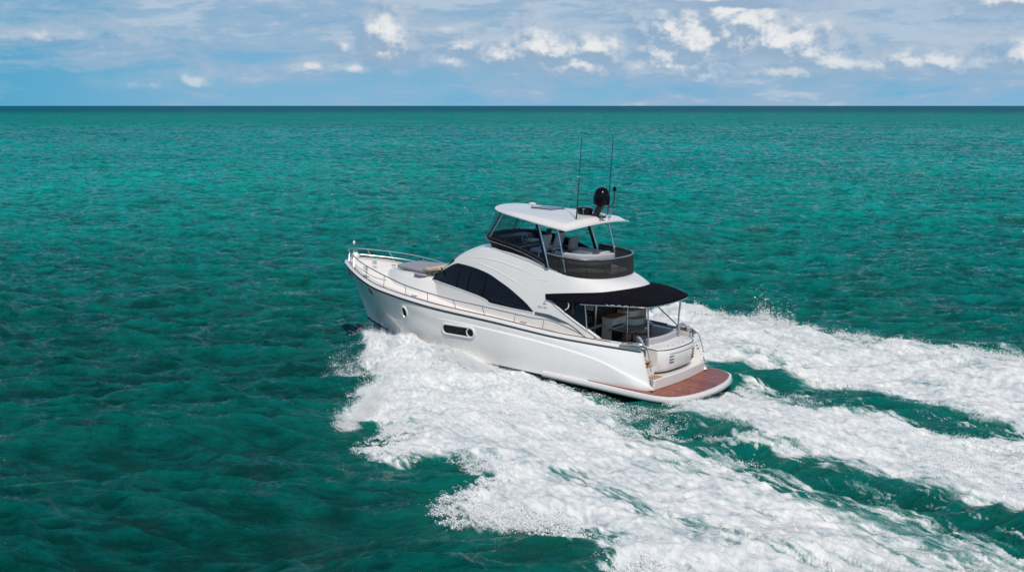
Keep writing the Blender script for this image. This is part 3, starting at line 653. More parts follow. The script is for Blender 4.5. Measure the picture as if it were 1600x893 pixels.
# transom wings: closing the hull sides
for sgn in (1, -1):
    edge = [rowsP[k][0] for k in range(len(rowsP))]
    o_ = [np.array((p[0], sgn*p[1], p[2])) for p in edge]; i_ = [np.array((p[0]+.02, sgn*(p[1]-.16), p[2]+(.02 if k == 0 else 0))) for k, p in enumerate(edge)]
    fwd = [np.array((-6.35, sgn*1.86, p[2])) for p in edge]
    mid_ = [a*.5+b*.5+np.array((-.035, 0, 0)) for a, b in zip(o_, i_)]
    v, f = grid([o_, mid_, i_, fwd]); wg_ = obj('transom_wing', v, f, white, yacht, angle=60)
    v, f = grid([[o_[0]+np.array((0, 0, .02)), i_[0]+np.array((0, 0, .02))], [np.array((-6.2, sgn*2.05, 1.68)), np.array((-6.2, sgn*1.8, 1.68))]]); obj('wing_cap', v, f, white, wg_, solid=.03)
    for k in range(4):
        zz = 1.42-.10*k; xx = -6.93-.055*k
        MB().box((xx-.016, sgn*(1.93+.01*k)-.055, zz), (xx+.035, sgn*(1.93+.01*k)+.055, zz+.03), RY(25)).build('wing_louvre', blackm, wg_)
    MB().tube([(-7.32, sgn*1.99, .86), (-7.40, sgn*2.01, .58)], .03, 8).build('courtesy_light', chrome, wg_)
    MB().tube(cr([(-6.75, sgn*1.86, 1.80), (-7.02, sgn*1.92, 1.74), (-7.2, sgn*1.98, 1.35), (-7.3, sgn*2.02, 1.0)], 5), .016, 6).build('wing_handrail', chrome, wg_)
    MB().tube(cr([(-6.1, sgn*2.15, 1.72), (-6.5, sgn*2.08, 1.74), (-6.86, sgn*1.99, 1.74), (-6.98, sgn*1.88, 1.72), (-6.93, sgn*1.76, 1.70)], 5), .050, 8).build('quarter_cap', chrome, yacht)
    # stern cleat, fairlead and winch
    wn1 = MB().lathe((-6.62, sgn*1.84, 1.72), [(.08, 0), (.08, .03), (.045, .06), (.045, .11), (.075, .15), (.075, .17), (.01, .18)], 14).build('capstan', chrome, yacht)
    MB().tube([(-6.28, sgn*2.0, 1.80), (-6.52, sgn*1.96, 1.80)], .02, 6).tube([(-6.35, sgn*1.99, 1.72), (-6.35, sgn*1.99, 1.80)], .016, 6).tube([(-6.45, sgn*1.97, 1.72), (-6.45, sgn*1.97, 1.80)], .016, 6).build('stern_cleat', chrome, yacht)
    MB().tube(cr([(-6.0, sgn*2.02, 1.74), (-6.3, sgn*2.03, 1.86), (-6.75, sgn*1.93, 1.86), (-6.92, sgn*1.84, 1.76)], 5), .015, 6).build('quarter_rail', chrome, yacht)
    MB().tube(cr([(-6.45, sgn*1.45, 1.66), (-6.5, sgn*1.62, 2.0), (-6.7, sgn*1.70, 1.9), (-6.85, sgn*1.72, 1.55)], 5), .05, 8).build('gate_bolster', grey, yacht)
# ---- swim platform
PO = [(-3.2, 2.44), (-4.5, 2.50), (-5.6, 2.55), (-6.6, 2.60), (-7.4, 2.61), (-7.98, 2.51), (-8.36, 2.24), (-8.61, 1.7), (-8.78, .9), (-8.84, 0)]
po = cr([(x, y, 0) for x, y in PO], 6); po = po+[np.array((p[0], -p[1], 0)) for p in po[:-1]][::-1]
def plat(off, z):
    out_ = []
    for i, p in enumerate(po):
        t = po[min(i+1, len(po)-1)]-po[max(i-1, 0)]; t = t/np.linalg.norm(t); nr = np.array((t[1], -t[0], 0))
        q = p-nr*off; out_.append((q[0], q[1], z))
    return out_
pf = MB(); rws = [plat(.10, .12), plat(.03, .15), plat(0, .20), plat(-.0, .30), plat(.02, .345), plat(.06, .355)]
v, f = grid(rws); pf.add(v, f)
v, f = grid([[(p[0], p[1], .355) for p in rws[-1]], [(p[0], p[1]*0.0, .355) for p in rws[-1]]]); pf.add(v, f)
v, f = grid([[(p[0], p[1], .12) for p in rws[0]], [(p[0], 0, .12) for p in rws[0]]]); pf.add(v, f)
plt = pf.build('swim_platform', white, yacht, angle=40)
MB().tube([(p[0], p[1], .195) for p in plat(-.006, 0)], .026, 8).build('platform_fender', mat('fender_grey', (.20, .21, .22), .3, coat=.4), plt)
tp = [p for p in plat(.105, .363) if p[0] < -4.9]
v, f = grid([[p for p in tp], [(p[0], 0, .363) for p in tp]]); obj('teak_planking', v, f, teak, plt)
for x, y in ((-8.1, -1.2), (-8.0, 1.2)):
    MB().lathe((x, y, .36), [(.07, 0), (.07, .012), (.01, .014)], 14).build('platform_hatch_ring', chrome, plt)
# ---- awning over the cockpit
AW = [(-2.90, 2.00, 2.90), (-3.67, 2.05, 2.92), (-4.68, 2.02, 3.0), (-5.6, 1.90, 3.08), (-6.30, 1.78, 3.13), (-6.74, 1.52, 3.15), (-6.92, .85, 3.16), (-6.97, 0, 3.16)]
aw = cr(AW, 6); aw = [np.array(p) for p in aw]+[np.array(p) for p in mir(aw[:-1])[::-1]]
inn = [np.array((p[0]+.12*math.copysign(1, 1), p[1]*.93, p[2]+.075)) for p in low]
inn[0] = inn[0]; nA = len(aw)
# resample inner line to same count
def resamp(L, n):
    L = np.array(L); d = np.r_[0, np.cumsum(np.linalg.norm(np.diff(L, axis=0), axis=1))]; t = np.linspace(0, d[-1], n)
    return [np.array([np.interp(a, d, L[:, k]) for k in range(3)]) for a in t]
awr = resamp(aw, 90); lowr = resamp([p+np.array((0.0, 0, .02)) for p in low], 90)
rows = []
for k in np.linspace(0, 1, 9):
    r = []
    for i, (a, b) in enumerate(zip(awr, lowr)):
        q = a+(b-a)*k; q = q+np.array((0, 0, .06*math.sin(math.pi*k)*np.linalg.norm((a-b)[:2])))
        q[2] += .008*math.sin(i*1.7)*(1-k)
        r.append(q)
    rows.append(r)
hem = [a+np.array((0, 0, -.06)) for a in awr]
v, f = grid([hem]+rows); awn = obj('awning', v, f, canvas, yacht, solid=.012)
MB().tube([a+np.array((.02, 0, -.085)) for a in awr if a[0] < -4.3], .016, 8).build('awning_rail', chrome, awn)
zz = []
for i in range(20, 71):
    a = awr[i]; zz.append((a[0]+.02, a[1], a[2]-(.085 if i % 2 else .045)))
MB().tube(zz, .010, 5).build('awning_lacing', white, awn)
for sgn in (1, -1):
    MB().tube(cr([(-6.66, sgn*1.13, 1.62), (-6.62, sgn*1.15, 2.3), (-6.60, sgn*1.22, 2.85), (-6.50, sgn*1.30, 3.08)], 5), .032, 10).build('awning_leg', chrome, awn)
    MB().tube([(-5.0, sgn*1.94, 3.0), (-4.95, sgn*1.95, 1.75)], .018, 8).build('awning_leg', chrome, awn) if sgn < 0 else None
    MB().tube([(-4.5, sgn*1.9, 3.0), (-6.3, sgn*1.95, 1.78)], .022, 8).build('awning_stay', blackm, awn) if sgn < 0 else None
MB().tube([(-5.6, .9, 3.1), (-5.7, .9, 1.6)], .016, 8).build('awning_leg', chrome, awn)
# ---- foredeck: coachroof, sun pads, wipers, deck gear
cf = []
for x, wd, z in ((1.0, 1.42, 2.36), (1.6, 1.40, 2.52), (2.1, 1.385, 2.64), (2.5, 1.36, 2.71), (2.9, 1.37, 2.735), (3.4, 1.37, 2.74), (4.0, 1.29, 2.72), (4.6, 1.14, 2.69), (5.1, .92, 2.65), (5.5, .66, 2.59), (5.75, .38, 2.52), (5.9, .12, 2.44)):
    zd = DZ(x)-.03; c_ = [(x, wd*1.16, zd), (x, wd*1.10, zd+.3*(z-zd)), (x, wd*1.02, zd+.75*(z-zd)), (x, wd*.93, z-.02), (x, wd*.8, z+.01), (x, wd*.4, z+.03), (x, 0, z+.04)]
    cf.append(c_+mir(c_[:-1])[::-1])
cf = [list(r) for r in zip(*[cr(list(c), 5) for c in zip(*cf)])]
v, f = grid(cf); coach = obj('coachroof', v, f, white, yacht, angle=50)
def pad(name, poly, z0, th, m, parent, tilt=None, bev=.06):
    mb = MB().prism(poly, z0, z0+th)
    if tilt: piv, ang = tilt; mb.v = [tuple(Vector(piv)+RY(ang)@(Vector(p)-Vector(piv))) for p in mb.v]
    o = mb.build(name, m, parent, bevel=bev); return o
sp1 = pad('sun_pad', [(3.45, 1.02), (3.45, -1.02), (5.05, -.72), (5.12, 0), (5.05, .72)][::-1], 2.745, .15, grey, yacht, ((5.1, 0, 2.74), .8))
sp2 = pad('sun_pad', [(2.62, .30), (2.62, -.98), (3.55, -1.0), (3.55, .75)][::-1], 2.78, .17, grey, yacht, ((3.55, 0, 2.76), 17), .06)
MB().tube(cr([(3.50, 1.0, 2.86), (3.52, .5, 2.90), (3.52, -.5, 2.90), (3.50, -1.0, 2.86)], 4), .07, 10).build('pad_roll', grey, sp2)
pad('bolster', [(3.05, 1.14), (3.35, 1.16), (3.62, 1.22), (3.66, 1.38), (3.35, 1.42), (3.05, 1.34)], 2.72, .09, grey, yacht, None, .04)
tn = pad('cushion_cover', [(2.50, 1.16), (2.50, .28), (3.30, .62), (3.46, 1.02), (3.1, 1.20)][::-1], 2.80, .20, tan, yacht, ((3.4, 0, 2.8), 13), .08)
tn2 = pad('cushion_cover', [(2.45, .4), (2.45, -.9), (3.2, -.9), (3.3, .8)][::-1], 2.90, .09, tan, yacht, ((3.3, 0, 2.9), 14), .05)
MB().tube(cr([(3.42, 1.14, 2.80), (3.1, 1.24, 2.82), (2.8, 1.2, 2.88), (2.6, 1.15, 2.95)], 5), .035, 8).build('cover_strap', brown, tn)
for t in (.15, .45, .8):
    x = 3.3-.7*t; MB().tube([(x, 1.28, 2.76), (x-.02, 1.22, 2.90+.08*t)], .014, 6).build('cover_buckle', chrome, tn)
MB().box((7.2, -.3, 2.56), (7.75, .3, 2.60)).build('anchor_locker_lid', white, yacht, bevel=.01)
wd = MB().lathe((6.75, .1, 2.50), [(.12, 0), (.12, .05), (.06, .08), (.06, .15), (.10, .19), (.10, .22), (.01, .23)], 16).build('windlass', chrome)
MB().tube([(6.85, .1, 2.60), (7.5, .05, 2.62), (8.15, 0, 2.62)], .02, 6).build('anchor_chain', chrome, wd)
for x, y in ((6.35, .55), (6.5, .95), (7.0, -.45), (6.1, -.35), (6.2, 1.25)):
    MB().tube([(x-.12, y, 2.60), (x+.12, y, 2.60)], .018, 6).tube([(x-.05, y, 2.5), (x-.05, y, 2.60)], .014, 6).tube([(x+.05, y, 2.5), (x+.05, y, 2.60)], .014, 6).build('deck_cleat', chrome, yacht)
for x, sgn in ((7.55, -1), (2.75, 1), (-2.45, 1), (2.75, -1), (-2.45, -1), (5.6, 1)):
    i = min(range(len(DE)), key=lambda k: abs(DE[k][0]-x)); p = DE[i]; y = sgn*(p[1]-.02); z = p[2]
    MB().tube([(p[0]-.15, y, z+.09), (p[0]+.15, y, z+.09)], .02, 6).tube([(p[0]-.05, y, z), (p[0]-.05, y, z+.09)], .016, 6).tube([(p[0]+.05, y, z), (p[0]+.05, y, z+.09)], .016, 6).build('side_cleat', chrome, yacht)
sl_ = MB().lathe((7.90, 0, 2.60), [(.10, 0), (.10, .05), (.15, .10), (.165, .18), (.14, .27), (.08, .33), (.01, .345)], 20).build('bow_light_dome', white)
MB().tube(cr([(7.88, .19, 2.58), (7.90, .15, 2.85), (7.92, .06, 3.03), (7.92, -.06, 3.03), (7.90, -.15, 2.85), (7.88, -.19, 2.58)], 4), .014, 6).build('dome_guard', chrome, sl_)
fs = MB().tube([(8.0, 0, 2.9), (8.0, 0, 3.58)], .018, 6).build('jack_staff', chrome)
MB().lathe((8.0, 0, 3.24), [(.01, 0), (.055, .06), (.06, .10), (.015, .18)], 10).build('staff_light', white, fs)
an = MB().tube([(8.30, 0, 2.30), (7.95, 0, 1.95), (7.9, 0, 1.80)], .03, 8).box((8.15, -.12, 2.32), (8.36, .12, 2.42)).build('anchor', blackm)
MB().add([(8.10, .16, 1.98), (8.10, -.16, 1.98), (8.34, 0, 2.20), (8.02, 0, 1.82)], [(0, 1, 2), (0, 3, 1), (0, 2, 3), (1, 3, 2)]).build('anchor_fluke', chrome, an)
# ---- guard rails
RL = [(-5.02, 2.16, 1.70), (-4.3, 2.24, 1.96), (-3.3, 2.29, 2.17), (-2.5, 2.33, 2.16), (-.4, 2.37, 2.24), (1.2, 2.37, 2.29), (3.1, 2.30, 2.45), (4.2, 2.13, 2.60), (5.2, 1.93, 2.76), (6.2, 1.58, 2.90), (7.0, 1.10, 2.98), (7.65, .62, 3.03), (8.05, .25, 3.06), (8.15, 0, 3.06)]
rl = cr(RL, 6); rlf = [np.array(p) for p in rl]+[np.array(p) for p in mir(rl[:-1])[::-1]]
rail = MB().tube(rlf, .021, 8).build('guard_rail', chrome)
midr = []
for p in rl:
    if p[0] > 4.3: midr.append(np.array((p[0]-.02, p[1]*1.0+.03, p[2]-.26*min(1, (p[0]-3.6)/1.5))))
MB().tube(midr+[np.array((p[0], -p[1], p[2])) for p in midr[:-1]][::-1], .012, 6).build('middle_rail', chrome, rail)
for x in (7.75, 6.95, 5.75, 4.60, 3.38, 2.12, .85, -.45, -1.77, -3.07):
    p = min(rl, key=lambda q: abs(q[0]-x)); i = min(range(len(DE)), key=lambda k: abs(DE[k][0]-(x-.10))); d_ = DE[i]
    for sgn in (1, -1):
        MB().tube([(p[0], sgn*p[1], p[2]), (d_[0], sgn*(d_[1]-.03), d_[2]-.02)], .015, 6).build('stanchion', chrome, rail)
# ---- portholes on the hull
def hull_patch(outline, m, name, parent, off):
    pts = [hull_pt(x, z, off)[0] for x, z in outline]; c_ = sum(pts, Vector())/len(pts)
    cx_ = sum(x for x, z in outline)/len(outline); cz_ = sum(z for x, z in outline)/len(outline); cp = hull_pt(cx_, cz_, off)[0]
    n = len(pts); rows = []
    for k in (1, .66, .33): rows.append([hull_pt(cx_+(x-cx_)*k, cz_+(z-cz_)*k, off)[0] for x, z in outline])
    v, f = grid(rows, close_v=True); v.append(tuple(cp)); f += [(2*n+i, 2*n+(i+1) % n, len(v)-1) for i in range(n)]
    return obj(name, v, f, m, parent)
def ell(cx_, cz_, a, b, tilt=0, n=24):
    return [(cx_+a*math.cos(t)*math.cos(tilt)-b*math.sin(t)*math.sin(tilt), cz_+a*math.cos(t)*math.sin(tilt)+b*math.sin(t)*math.cos(tilt)) for t in np.linspace(0, 2*math.pi, n, endpoint=False)]
def both(fn):
    fn(1); fn(-1)
def port(outline, rimr, rimm=white):
    a = hull_patch(outline, glassd, 'porthole', hull, .008)
    o1 = [hull_pt(x, z, .008)[0] for x, z in outline]; MB().tube(o1+o1[:1], rimr, 8).build('porthole_rim', rimm, a)
    b = a.copy(); b.data = a.data.copy(); b.scale = (1, -1, 1); COL.objects.link(b); b.parent = hull
    r2 = a.children[0].copy(); COL.objects.link(r2); r2.parent = b
    return a
port(ell(5.55, 1.84, .27, .14, R(4)), .026, chrome)
port(ell(3.33, 1.42, .155, .23), .042)
st_o = [(.0+.0+x, z) for x, z in []]
L0, L1, zc0, zc1, hh = 1.12, -.02, 1.165, 1.21, .195
so_ = [(L0+hh*math.cos(t), zc0+hh*math.sin(t)) for t in np.linspace(-math.pi/2, math.pi/2, 10)]+[(L1+hh*math.cos(t), zc1+hh*math.sin(t)) for t in np.linspace(math.pi/2, 1.5*math.pi, 10)]
so2 = []
for a, b in zip(so_, so_[1:]+so_[:1]):
    so2 += [a, ((a[0]+b[0])/2, (a[1]+b[1])/2)] if math.dist(a, b) > .3 else [a]
sw = port(so2, .042)
rr_ = [hull_pt(x, z, .016)[0] for x, z in ell(-.02, 1.21, .165, .165)]
MB().tube(rr_+rr_[:1], .024, 8).build('opening_porthole_ring', white, sw)
# ---- maker's name and mark on the side
def text_on_side(txt, x0, z0, size, sgn=1):
    cu = bpy.data.curves.new('t', 'FONT'); cu.body = txt; cu.size = size; cu.space_character = 1.35
    to = bpy.data.objects.new('t', cu); COL.objects.link(to); dg = bpy.context.evaluated_depsgraph_get()
    me = bpy.data.meshes.new_from_object(to.evaluated_get(dg)); bpy.data.objects.remove(to)
    vs = [(x0-p.co.x*sgn, z0+p.co.y) for p in me.vertices]
    v = [(x, sgn*(yc(x, z)+.012), z) for x, z in vs]; f = [tuple(p.vertices) for p in me.polygons]
    return obj('name_lettering', v, f, blackm, cabin, smooth=False)
text_on_side('BELIZE', -2.60, 2.50, .095)
text_on_side('BELIZE', -3.00, 2.50, .095, -1)
for sgn in (1, -1):
    q = [(-2.76, 2.63), (-2.80, 2.655), (-2.94, 2.685), (-2.90, 2.655)]; obj('maker_emblem', [(x, sgn*(yc(x, z)+.012), z) for x, z in q], [(0, 1, 2, 3)], blackm, cabin, smooth=False)
    q = [(-2.80, 2.705), (-2.83, 2.735), (-2.88, 2.735), (-2.85, 2.71)]; obj('maker_emblem', [(x, sgn*(yc(x, z)+.012), z) for x, z in q], [(0, 1, 2, 3)], blackm, cabin, smooth=False)
#@@SEA
# ================================================================== THE SEA
def grid_noise(n, L, beta, seed, lo=0.0, hi=1e9):
    """periodic random field of unit deviation on an n x n tile of side L metres"""
    r_ = np.random.default_rng(seed); k = np.fft.fftfreq(n, L/n); kx, ky = np.meshgrid(k, k, indexing='ij'); kk = np.hypot(kx, ky); kk[0, 0] = 1
    a = np.where((kk > lo) & (kk < hi), kk**(-beta/2), 0); a[0, 0] = 0
    h = np.fft.ifft2(np.fft.fft2(r_.normal(size=(n, n)))*a).real; h = h/h.std()
    return (h, L)
def samp(T, x, y):
    h, L = T; n = h.shape[0]; u = (x/L % 1)*n; v = (y/L % 1)*n; i = u.astype(int) % n; j = v.astype(int) % n; a = u-np.floor(u); b = v-np.floor(v)
    a = a*a*(3-2*a); b = b*b*(3-2*b); i1 = (i+1) % n; j1 = (j+1) % n
    return h[i, j]*(1-a)*(1-b)+h[i1, j]*a*(1-b)+h[i, j1]*(1-a)*b+h[i1, j1]*a*b
def ocean(n, L, kpk, rms, wdir, spread, seed, cut):
    r_ = np.random.default_rng(seed); k = np.fft.fftfreq(n, L/n)*2*np.pi; kx, ky = np.meshgrid(k, k, indexing='ij'); kk = np.hypot(kx, ky); kk[0, 0] = 1e9
    ang = np.arctan2(ky, kx)-wdir; dirf = (1-spread)*np.cos(ang)**12+spread*np.cos(ang)**4+.004
    sp = np.exp(-1.2*(kpk/kk)**2)*kk**-3.9*np.exp(-(kk*cut)**2)*dirf; amp = np.sqrt(sp); amp[0, 0] = 0; kk[0, 0] = 1
    z = np.fft.fft2(r_.normal(size=(n, n)))*amp
    h = np.fft.ifft2(z).real; s_ = rms/h.std()
    dx_ = np.fft.ifft2(-1j*kx/kk*z).real*s_; dy_ = np.fft.ifft2(-1j*ky/kk*z).real*s_
    return (h*s_, L), (dx_, L), (dy_, L)
SEA_Z = -.35; WD = YAW+.05
OC = [ocean(1024, 83.0, 2*np.pi/7.0, .15, WD, .12, 5, .04), ocean(512, 361.0, 2*np.pi/26, .13, WD+.5, .2, 8, .4), ocean(1024, 37.0, 2*np.pi/2.0, .062, WD-.22, .2, 9, .02)]
CH = [.72, .6, .75]
def sdist(poly, x, y):
    """signed distance to a polygon, positive inside"""
    d = np.full(x.shape, 1e9); ins = np.zeros(x.shape, bool); n = len(poly)
    for i in range(n):
        x0, y0 = poly[i]; x1, y1 = poly[(i+1) % n]; ex, ey = x1-x0, y1-y0; l2 = ex*ex+ey*ey
        if l2 < 1e-12: continue
        t = np.clip(((x-x0)*ex+(y-y0)*ey)/l2, 0, 1); d = np.minimum(d, (x-x0-t*ex)**2+(y-y0-t*ey)**2)
        c = ((y0 > y) != (y1 > y)) & (x < ex*(y-y0)/(ey if abs(ey) > 1e-9 else 1e-9)+x0); ins ^= c
    d = np.sqrt(d); return np.where(ins, d, -d)
A_OUT = [(7.7, -0.35), (6.9, 0.55), (5.6, 1.6), (3.49, 3.89), (1.48, 5.96), (0.04, 7.75), (-0.81, 9.02), (-0.94, 9.84), (-1.1, 10.6), (-1.8, 10.59), (-2.55, 10.26), (-3.21, 9.89), (-3.72, 10.44), (-3.55, 11.43), (-3.56, 11.93), (-4.43, 12.46), (-5.05, 12.5), (-5.21, 11.69), (-5.97, 11.48), (-6.93, 11.51), (-7.69, 11.88), (-8.42, 12.79), (-8.67, 13.93), (-8.79, 14.72), (-9.31, 15.42), (-10.05, 15.59), (-10.7, 15.14), (-11.07, 14.66), (-11.77, 14.95), (-12.55, 15.24), (-12.95, 15.07), (-13.48, 15.0), (-13.9, 15.5), (-14.4, 15.89), (-14.84, 16.26), (-16.67, 17.68), (-18.96, 19.35), (-24.4, 21.6), (-60, 41)]
A_IN = [(-60, 29), (-25.15, 13.54), (-21.34, 11.19), (-19.72, 10.13), (-18.02, 9.4), (-16.31, 9.09), (-14.11, 7.95), (-12.32, 6.93), (-10.49, 6.11), (-8.52, 4.89), (-6.93, 3.74), (-4.66, 2.48), (-3.9, 2.2), (-3.2, 2.0), (-2.2, 1.2), (3, 0)]
B_P = [(-8.98, 3.61), (-8.95, 2.4), (-8.75, 1.2), (-8.7, -1.2), (-9.17, -1.96), (-10.79, -0.67), (-12.28, 0.5), (-13.21, 0.69), (-14.14, 0.35), (-15.29, 0.74), (-16.49, 1.48), (-17.75, 1.32), (-19.1, 0.9), (-23.93, -0.03), (-60, -5), (-60, 23), (-24.7, 8.56), (-20.49, 7.29), (-18.84, 6.83), (-17.23, 6.89), (-15.39, 6.61), (-13.31, 6.06), (-11.42, 4.99), (-9.78, 4.06)]
C_P = [(6.5, -0.9), (4.6, -4), (2.6, -8), (1.4, -13), (0.54, -15.63), (-0.75, -14.63), (-2.59, -13.23), (-3.56, -13.91), (-4.67, -14.25), (-6.04, -13.54), (-6.83, -13.09), (-8.31, -12.62), (-10.29, -12.55), (-11.05, -12.72), (-12.35, -11.93), (-14.28, -12.3), (-16.44, -11.35), (-23.07, -9.65), (-60, -4), (-60, 8), (-24.0, 0.75), (-18.93, 0.1), (-17.21, -0.82), (-15.49, -1.96), (-14.11, -3.0), (-12.71, -3.2), (-10.78, -3.34), (-9.06, -4.54), (-7.69, -4.72), (-6.36, -4.68), (-5, -3.2), (-3, -2.4), (-1, -1.5), (3, 0)]
RIDGE = [(-7.3, 3.3), (-9.01, 4.1), (-10.68, 4.77), (-13.2, 5.81), (-15.39, 6.61), (-17.3, 7.11), (-20.72, 8.38), (-60, 25)]
def pline(L, x, y):
    d = np.full(x.shape, 1e9); sgn_ = np.zeros(x.shape)
    for (x0, y0), (x1, y1) in zip(L, L[1:]):
        ex, ey = x1-x0, y1-y0; t = np.clip(((x-x0)*ex+(y-y0)*ey)/(ex*ex+ey*ey), 0, 1); px, py = x-x0-t*ex, y-y0-t*ey; q = np.hypot(px, py)
        s__ = np.sign(ex*py-ey*px); m_ = q < d; d = np.where(m_, q, d); sgn_ = np.where(m_, s__, sgn_)
    return d*sgn_
N1 = grid_noise(1024, 46.0, 2.4, 21, 1/12, 1/.12); N2 = grid_noise(1024, 21.0, 2.0, 22, 1/2.2, 1/.06); N3 = grid_noise(1024, 29.0, 2.2, 23, 1/6, 1/.08)
N4 = grid_noise(1024, 61.0, 3.2, 24, 1/9, 1/.8)
sm = lambda v, a, b: (lambda t: t*t*(3-2*t))(np.clip((v-a)/(b-a), 0, 1))
hullw_T = sorted([(p[0], p[1]) for p in CHINE])
def wake(x, y):
    """height, foam density and aeration of the wake"""
    ds = np.array((-.93, .36))                                   # the wash runs aft, a little to port
    a_ = x*ds[0]+y*ds[1]; c_ = x*ds[1]-y*ds[0]
    el_ = .55-.28*sm(-x, 2, 12)
    ragged = samp(N1, a_*.5, c_)*.42*(1-sm(-x, 4, 12))+samp(N1, a_*.22, c_)*.42*sm(-x, 4, 12)+samp(N3, a_*.3+7, c_*1.1)*.2
    rough_edge = 1-.6*sm(x, 0, 6)
    rd = pline(RIDGE, x, y)                                       # positive on one side of the stern roller
    sa = sdist(A_OUT+A_IN, x, y); sb = sdist(B_P, x, y); sc_ = sdist(C_P, x, y)
    fr_ = sm(x, -9, -5); fa = sm(sa+.35*sm(-x, 6, 10)+ragged*.8*rough_edge*(1-.5*fr_), -.12-.25*fr_, .55-.25*fr_); fb2 = sm(sb+ragged*.6, -.6, .3); fc = sm(sc_+ragged*.75, -.12, .65)
    # thinning towards the inner side of the port wash
    inner = np.exp(-np.clip(sa, 0, 9)/1.6)*sm(-x, 4, 9)*sm(y, 4, 6)*(y < 13+(-x-10)*.2)
    fa = fa*(1-.22*inner*sm(samp(N1, a_*.3+3, c_*1.3), -.7, .9))
    # old foam thins out aft and outboard
    gr = .15+1.1*sm(-x, 11, 22); fb2 = fb2*(.2+.8*sm(np.abs(rd)+ragged*.5, .0, gr))
    holes = sm(samp(N1, a_*.28+11, c_*1.15)+.7*samp(N3, a_*.22, c_*1.2), .55, 1.9)
    thin = sm(-x, 3, 10)
    fa = fa*(1-.62*holes*thin); fc = fc*(1-.55*holes*thin*sm(-sc_, -9, 0)*1.0); fb2 = fb2*(1-.5*holes)
    foam = np.maximum(np.maximum(fa, fb2), fc)
    # specks in the dark troughs
    tro = sm(-np.minimum(np.abs(sb), np.abs(sc_)), -1.4, 0)*(x < -9)*(1-foam)*(y < 9)
    specks = sm(samp(N2, a_*.4, c_*1.2)+.5*samp(N3, a_*.3, c_), .9, 2.0)*sm(-x, 8, 12)*sm(x, -60, -40)*(np.abs(y) < 10+.4*(-x))
    nearw = np.exp(-np.clip(-np.maximum(np.maximum(sa, sb), sc_), 0, 20)/1.3)
    aer = np.clip(nearw*sm(-x, -4, 4)*.9, 0, 1)
    lace = sm(samp(N1, a_*.10+5, c_*1.5)+.5*samp(N3, a_*.12, c_*1.6), .25, 1.7)*sm(-x, 8, 11)*nearw
    foam = np.maximum(foam, np.maximum(specks*nearw*.6, lace*.62))
    # body of the waves
    hh = np.interp(x, [p[0] for p in hullw_T], [p[1] for p in hullw_T])
    off = np.abs(y)-hh
    Am = np.interp(x, [-7, -4.5, -3.2, -1.8, -.5, .8, 2, 3.5, 5, 6.3, 7.2], [-.1, .12, .28, .60, .78, .80, .68, .54, .44, .26, .1])
    prof = np.where(off < .9, .80+.20*sm(off, -.3, .9), np.exp(-((off-.9)/2.2)**2))
    h = Am*prof*sm(x, -9, -4)
    # outer crest of the thrown sheet, trailing aft at an angle
    for L, amp, wdt, po_ in (([(3, 4.2), (-2, 7.6), (-8, 11.0), (-16, 15.2), (-60, 38)], .26, 1.7, sa), ([(3, -4.2), (-1, -9.5), (-7, -9.8), (-16, -8.2), (-60, 0)], .42, 1.5, sc_)):
        h = h+amp*np.exp(-(pline(L, x, y)/wdt)**2)*sm(-x, -4, 1)
    # stern roller and the hollows either side of it
    h = h+sm(-x, 6.5, 10)*(.24*np.exp(-np.where(rd > 0, (rd/1.5)**2, (rd/.45)**2))-.12*np.exp(-((rd+1.3)/.9)**2))
    # hollow right behind the transom, rooster mound aft of it
    h = h-.28*np.exp(-((x+9.4)/1.5)**2-(y/2.2)**2)+.30*np.exp(-((x+14)/4.0)**2-((y-3.6)/1.7)**2)
    lump = samp(N4, a_*.6, c_)*.085+samp(N1, a_*.45, c_)*.050+samp(N3, a_*.4, c_)*.024+samp(N2, a_*.45, c_)*.008
    rag2 = 1+.5*sm(x, -6, 3)
    h = h+foam*(.07+lump*rag2)
    return h, foam, aer
# one sheet to the horizon: rings round the camera's foot point, dense in the sector that the camera can see
r_ = [0.8]; 
while r_[-1] < 14000:
    r = r_[-1]; r_.append(r+(1.2 if r < 15 else max(.07, min(r*r/26000, .00145*r+.05)) if r < 700 else r*.010))
rad = np.array(r_); half = R(33)
ang = np.r_[np.linspace(-half, half, 1500), np.linspace(half, 2*np.pi-half, 74)[1:-1]]+YAW
print('sea grid', len(rad), len(ang))
RR, AA = np.meshgrid(rad, ang, indexing='ij'); X = CAM.x+RR*np.cos(AA); Y = CAM.y+RR*np.sin(AA)
inw = (X > -62) & (X < 12) & (np.abs(Y) < 45)
CR = np.zeros_like(X); H = np.zeros_like(X); FO = np.zeros_like(X); AE = np.zeros_like(X)
h_, f_, a2_ = wake(X[inw], Y[inw]); H[inw] = h_; FO[inw] = f_; AE[inw] = a2_
calm = 1-.75*np.maximum(FO, .75*AE)
far = np.clip(1.0-(RR-900)/4000, .15, 1)
DX = np.zeros_like(X); DY = np.zeros_like(X); Z = H.copy()
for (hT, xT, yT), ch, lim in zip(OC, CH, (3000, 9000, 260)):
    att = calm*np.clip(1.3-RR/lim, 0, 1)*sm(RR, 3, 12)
    CR += samp(hT, X, Y)*att/hT[0].std()*(.75 if lim == 260 else .55 if lim == 3000 else .2); Z += samp(hT, X, Y)*att; DX += samp(xT, X, Y)*att*ch; DY += samp(yT, X, Y)*att*ch
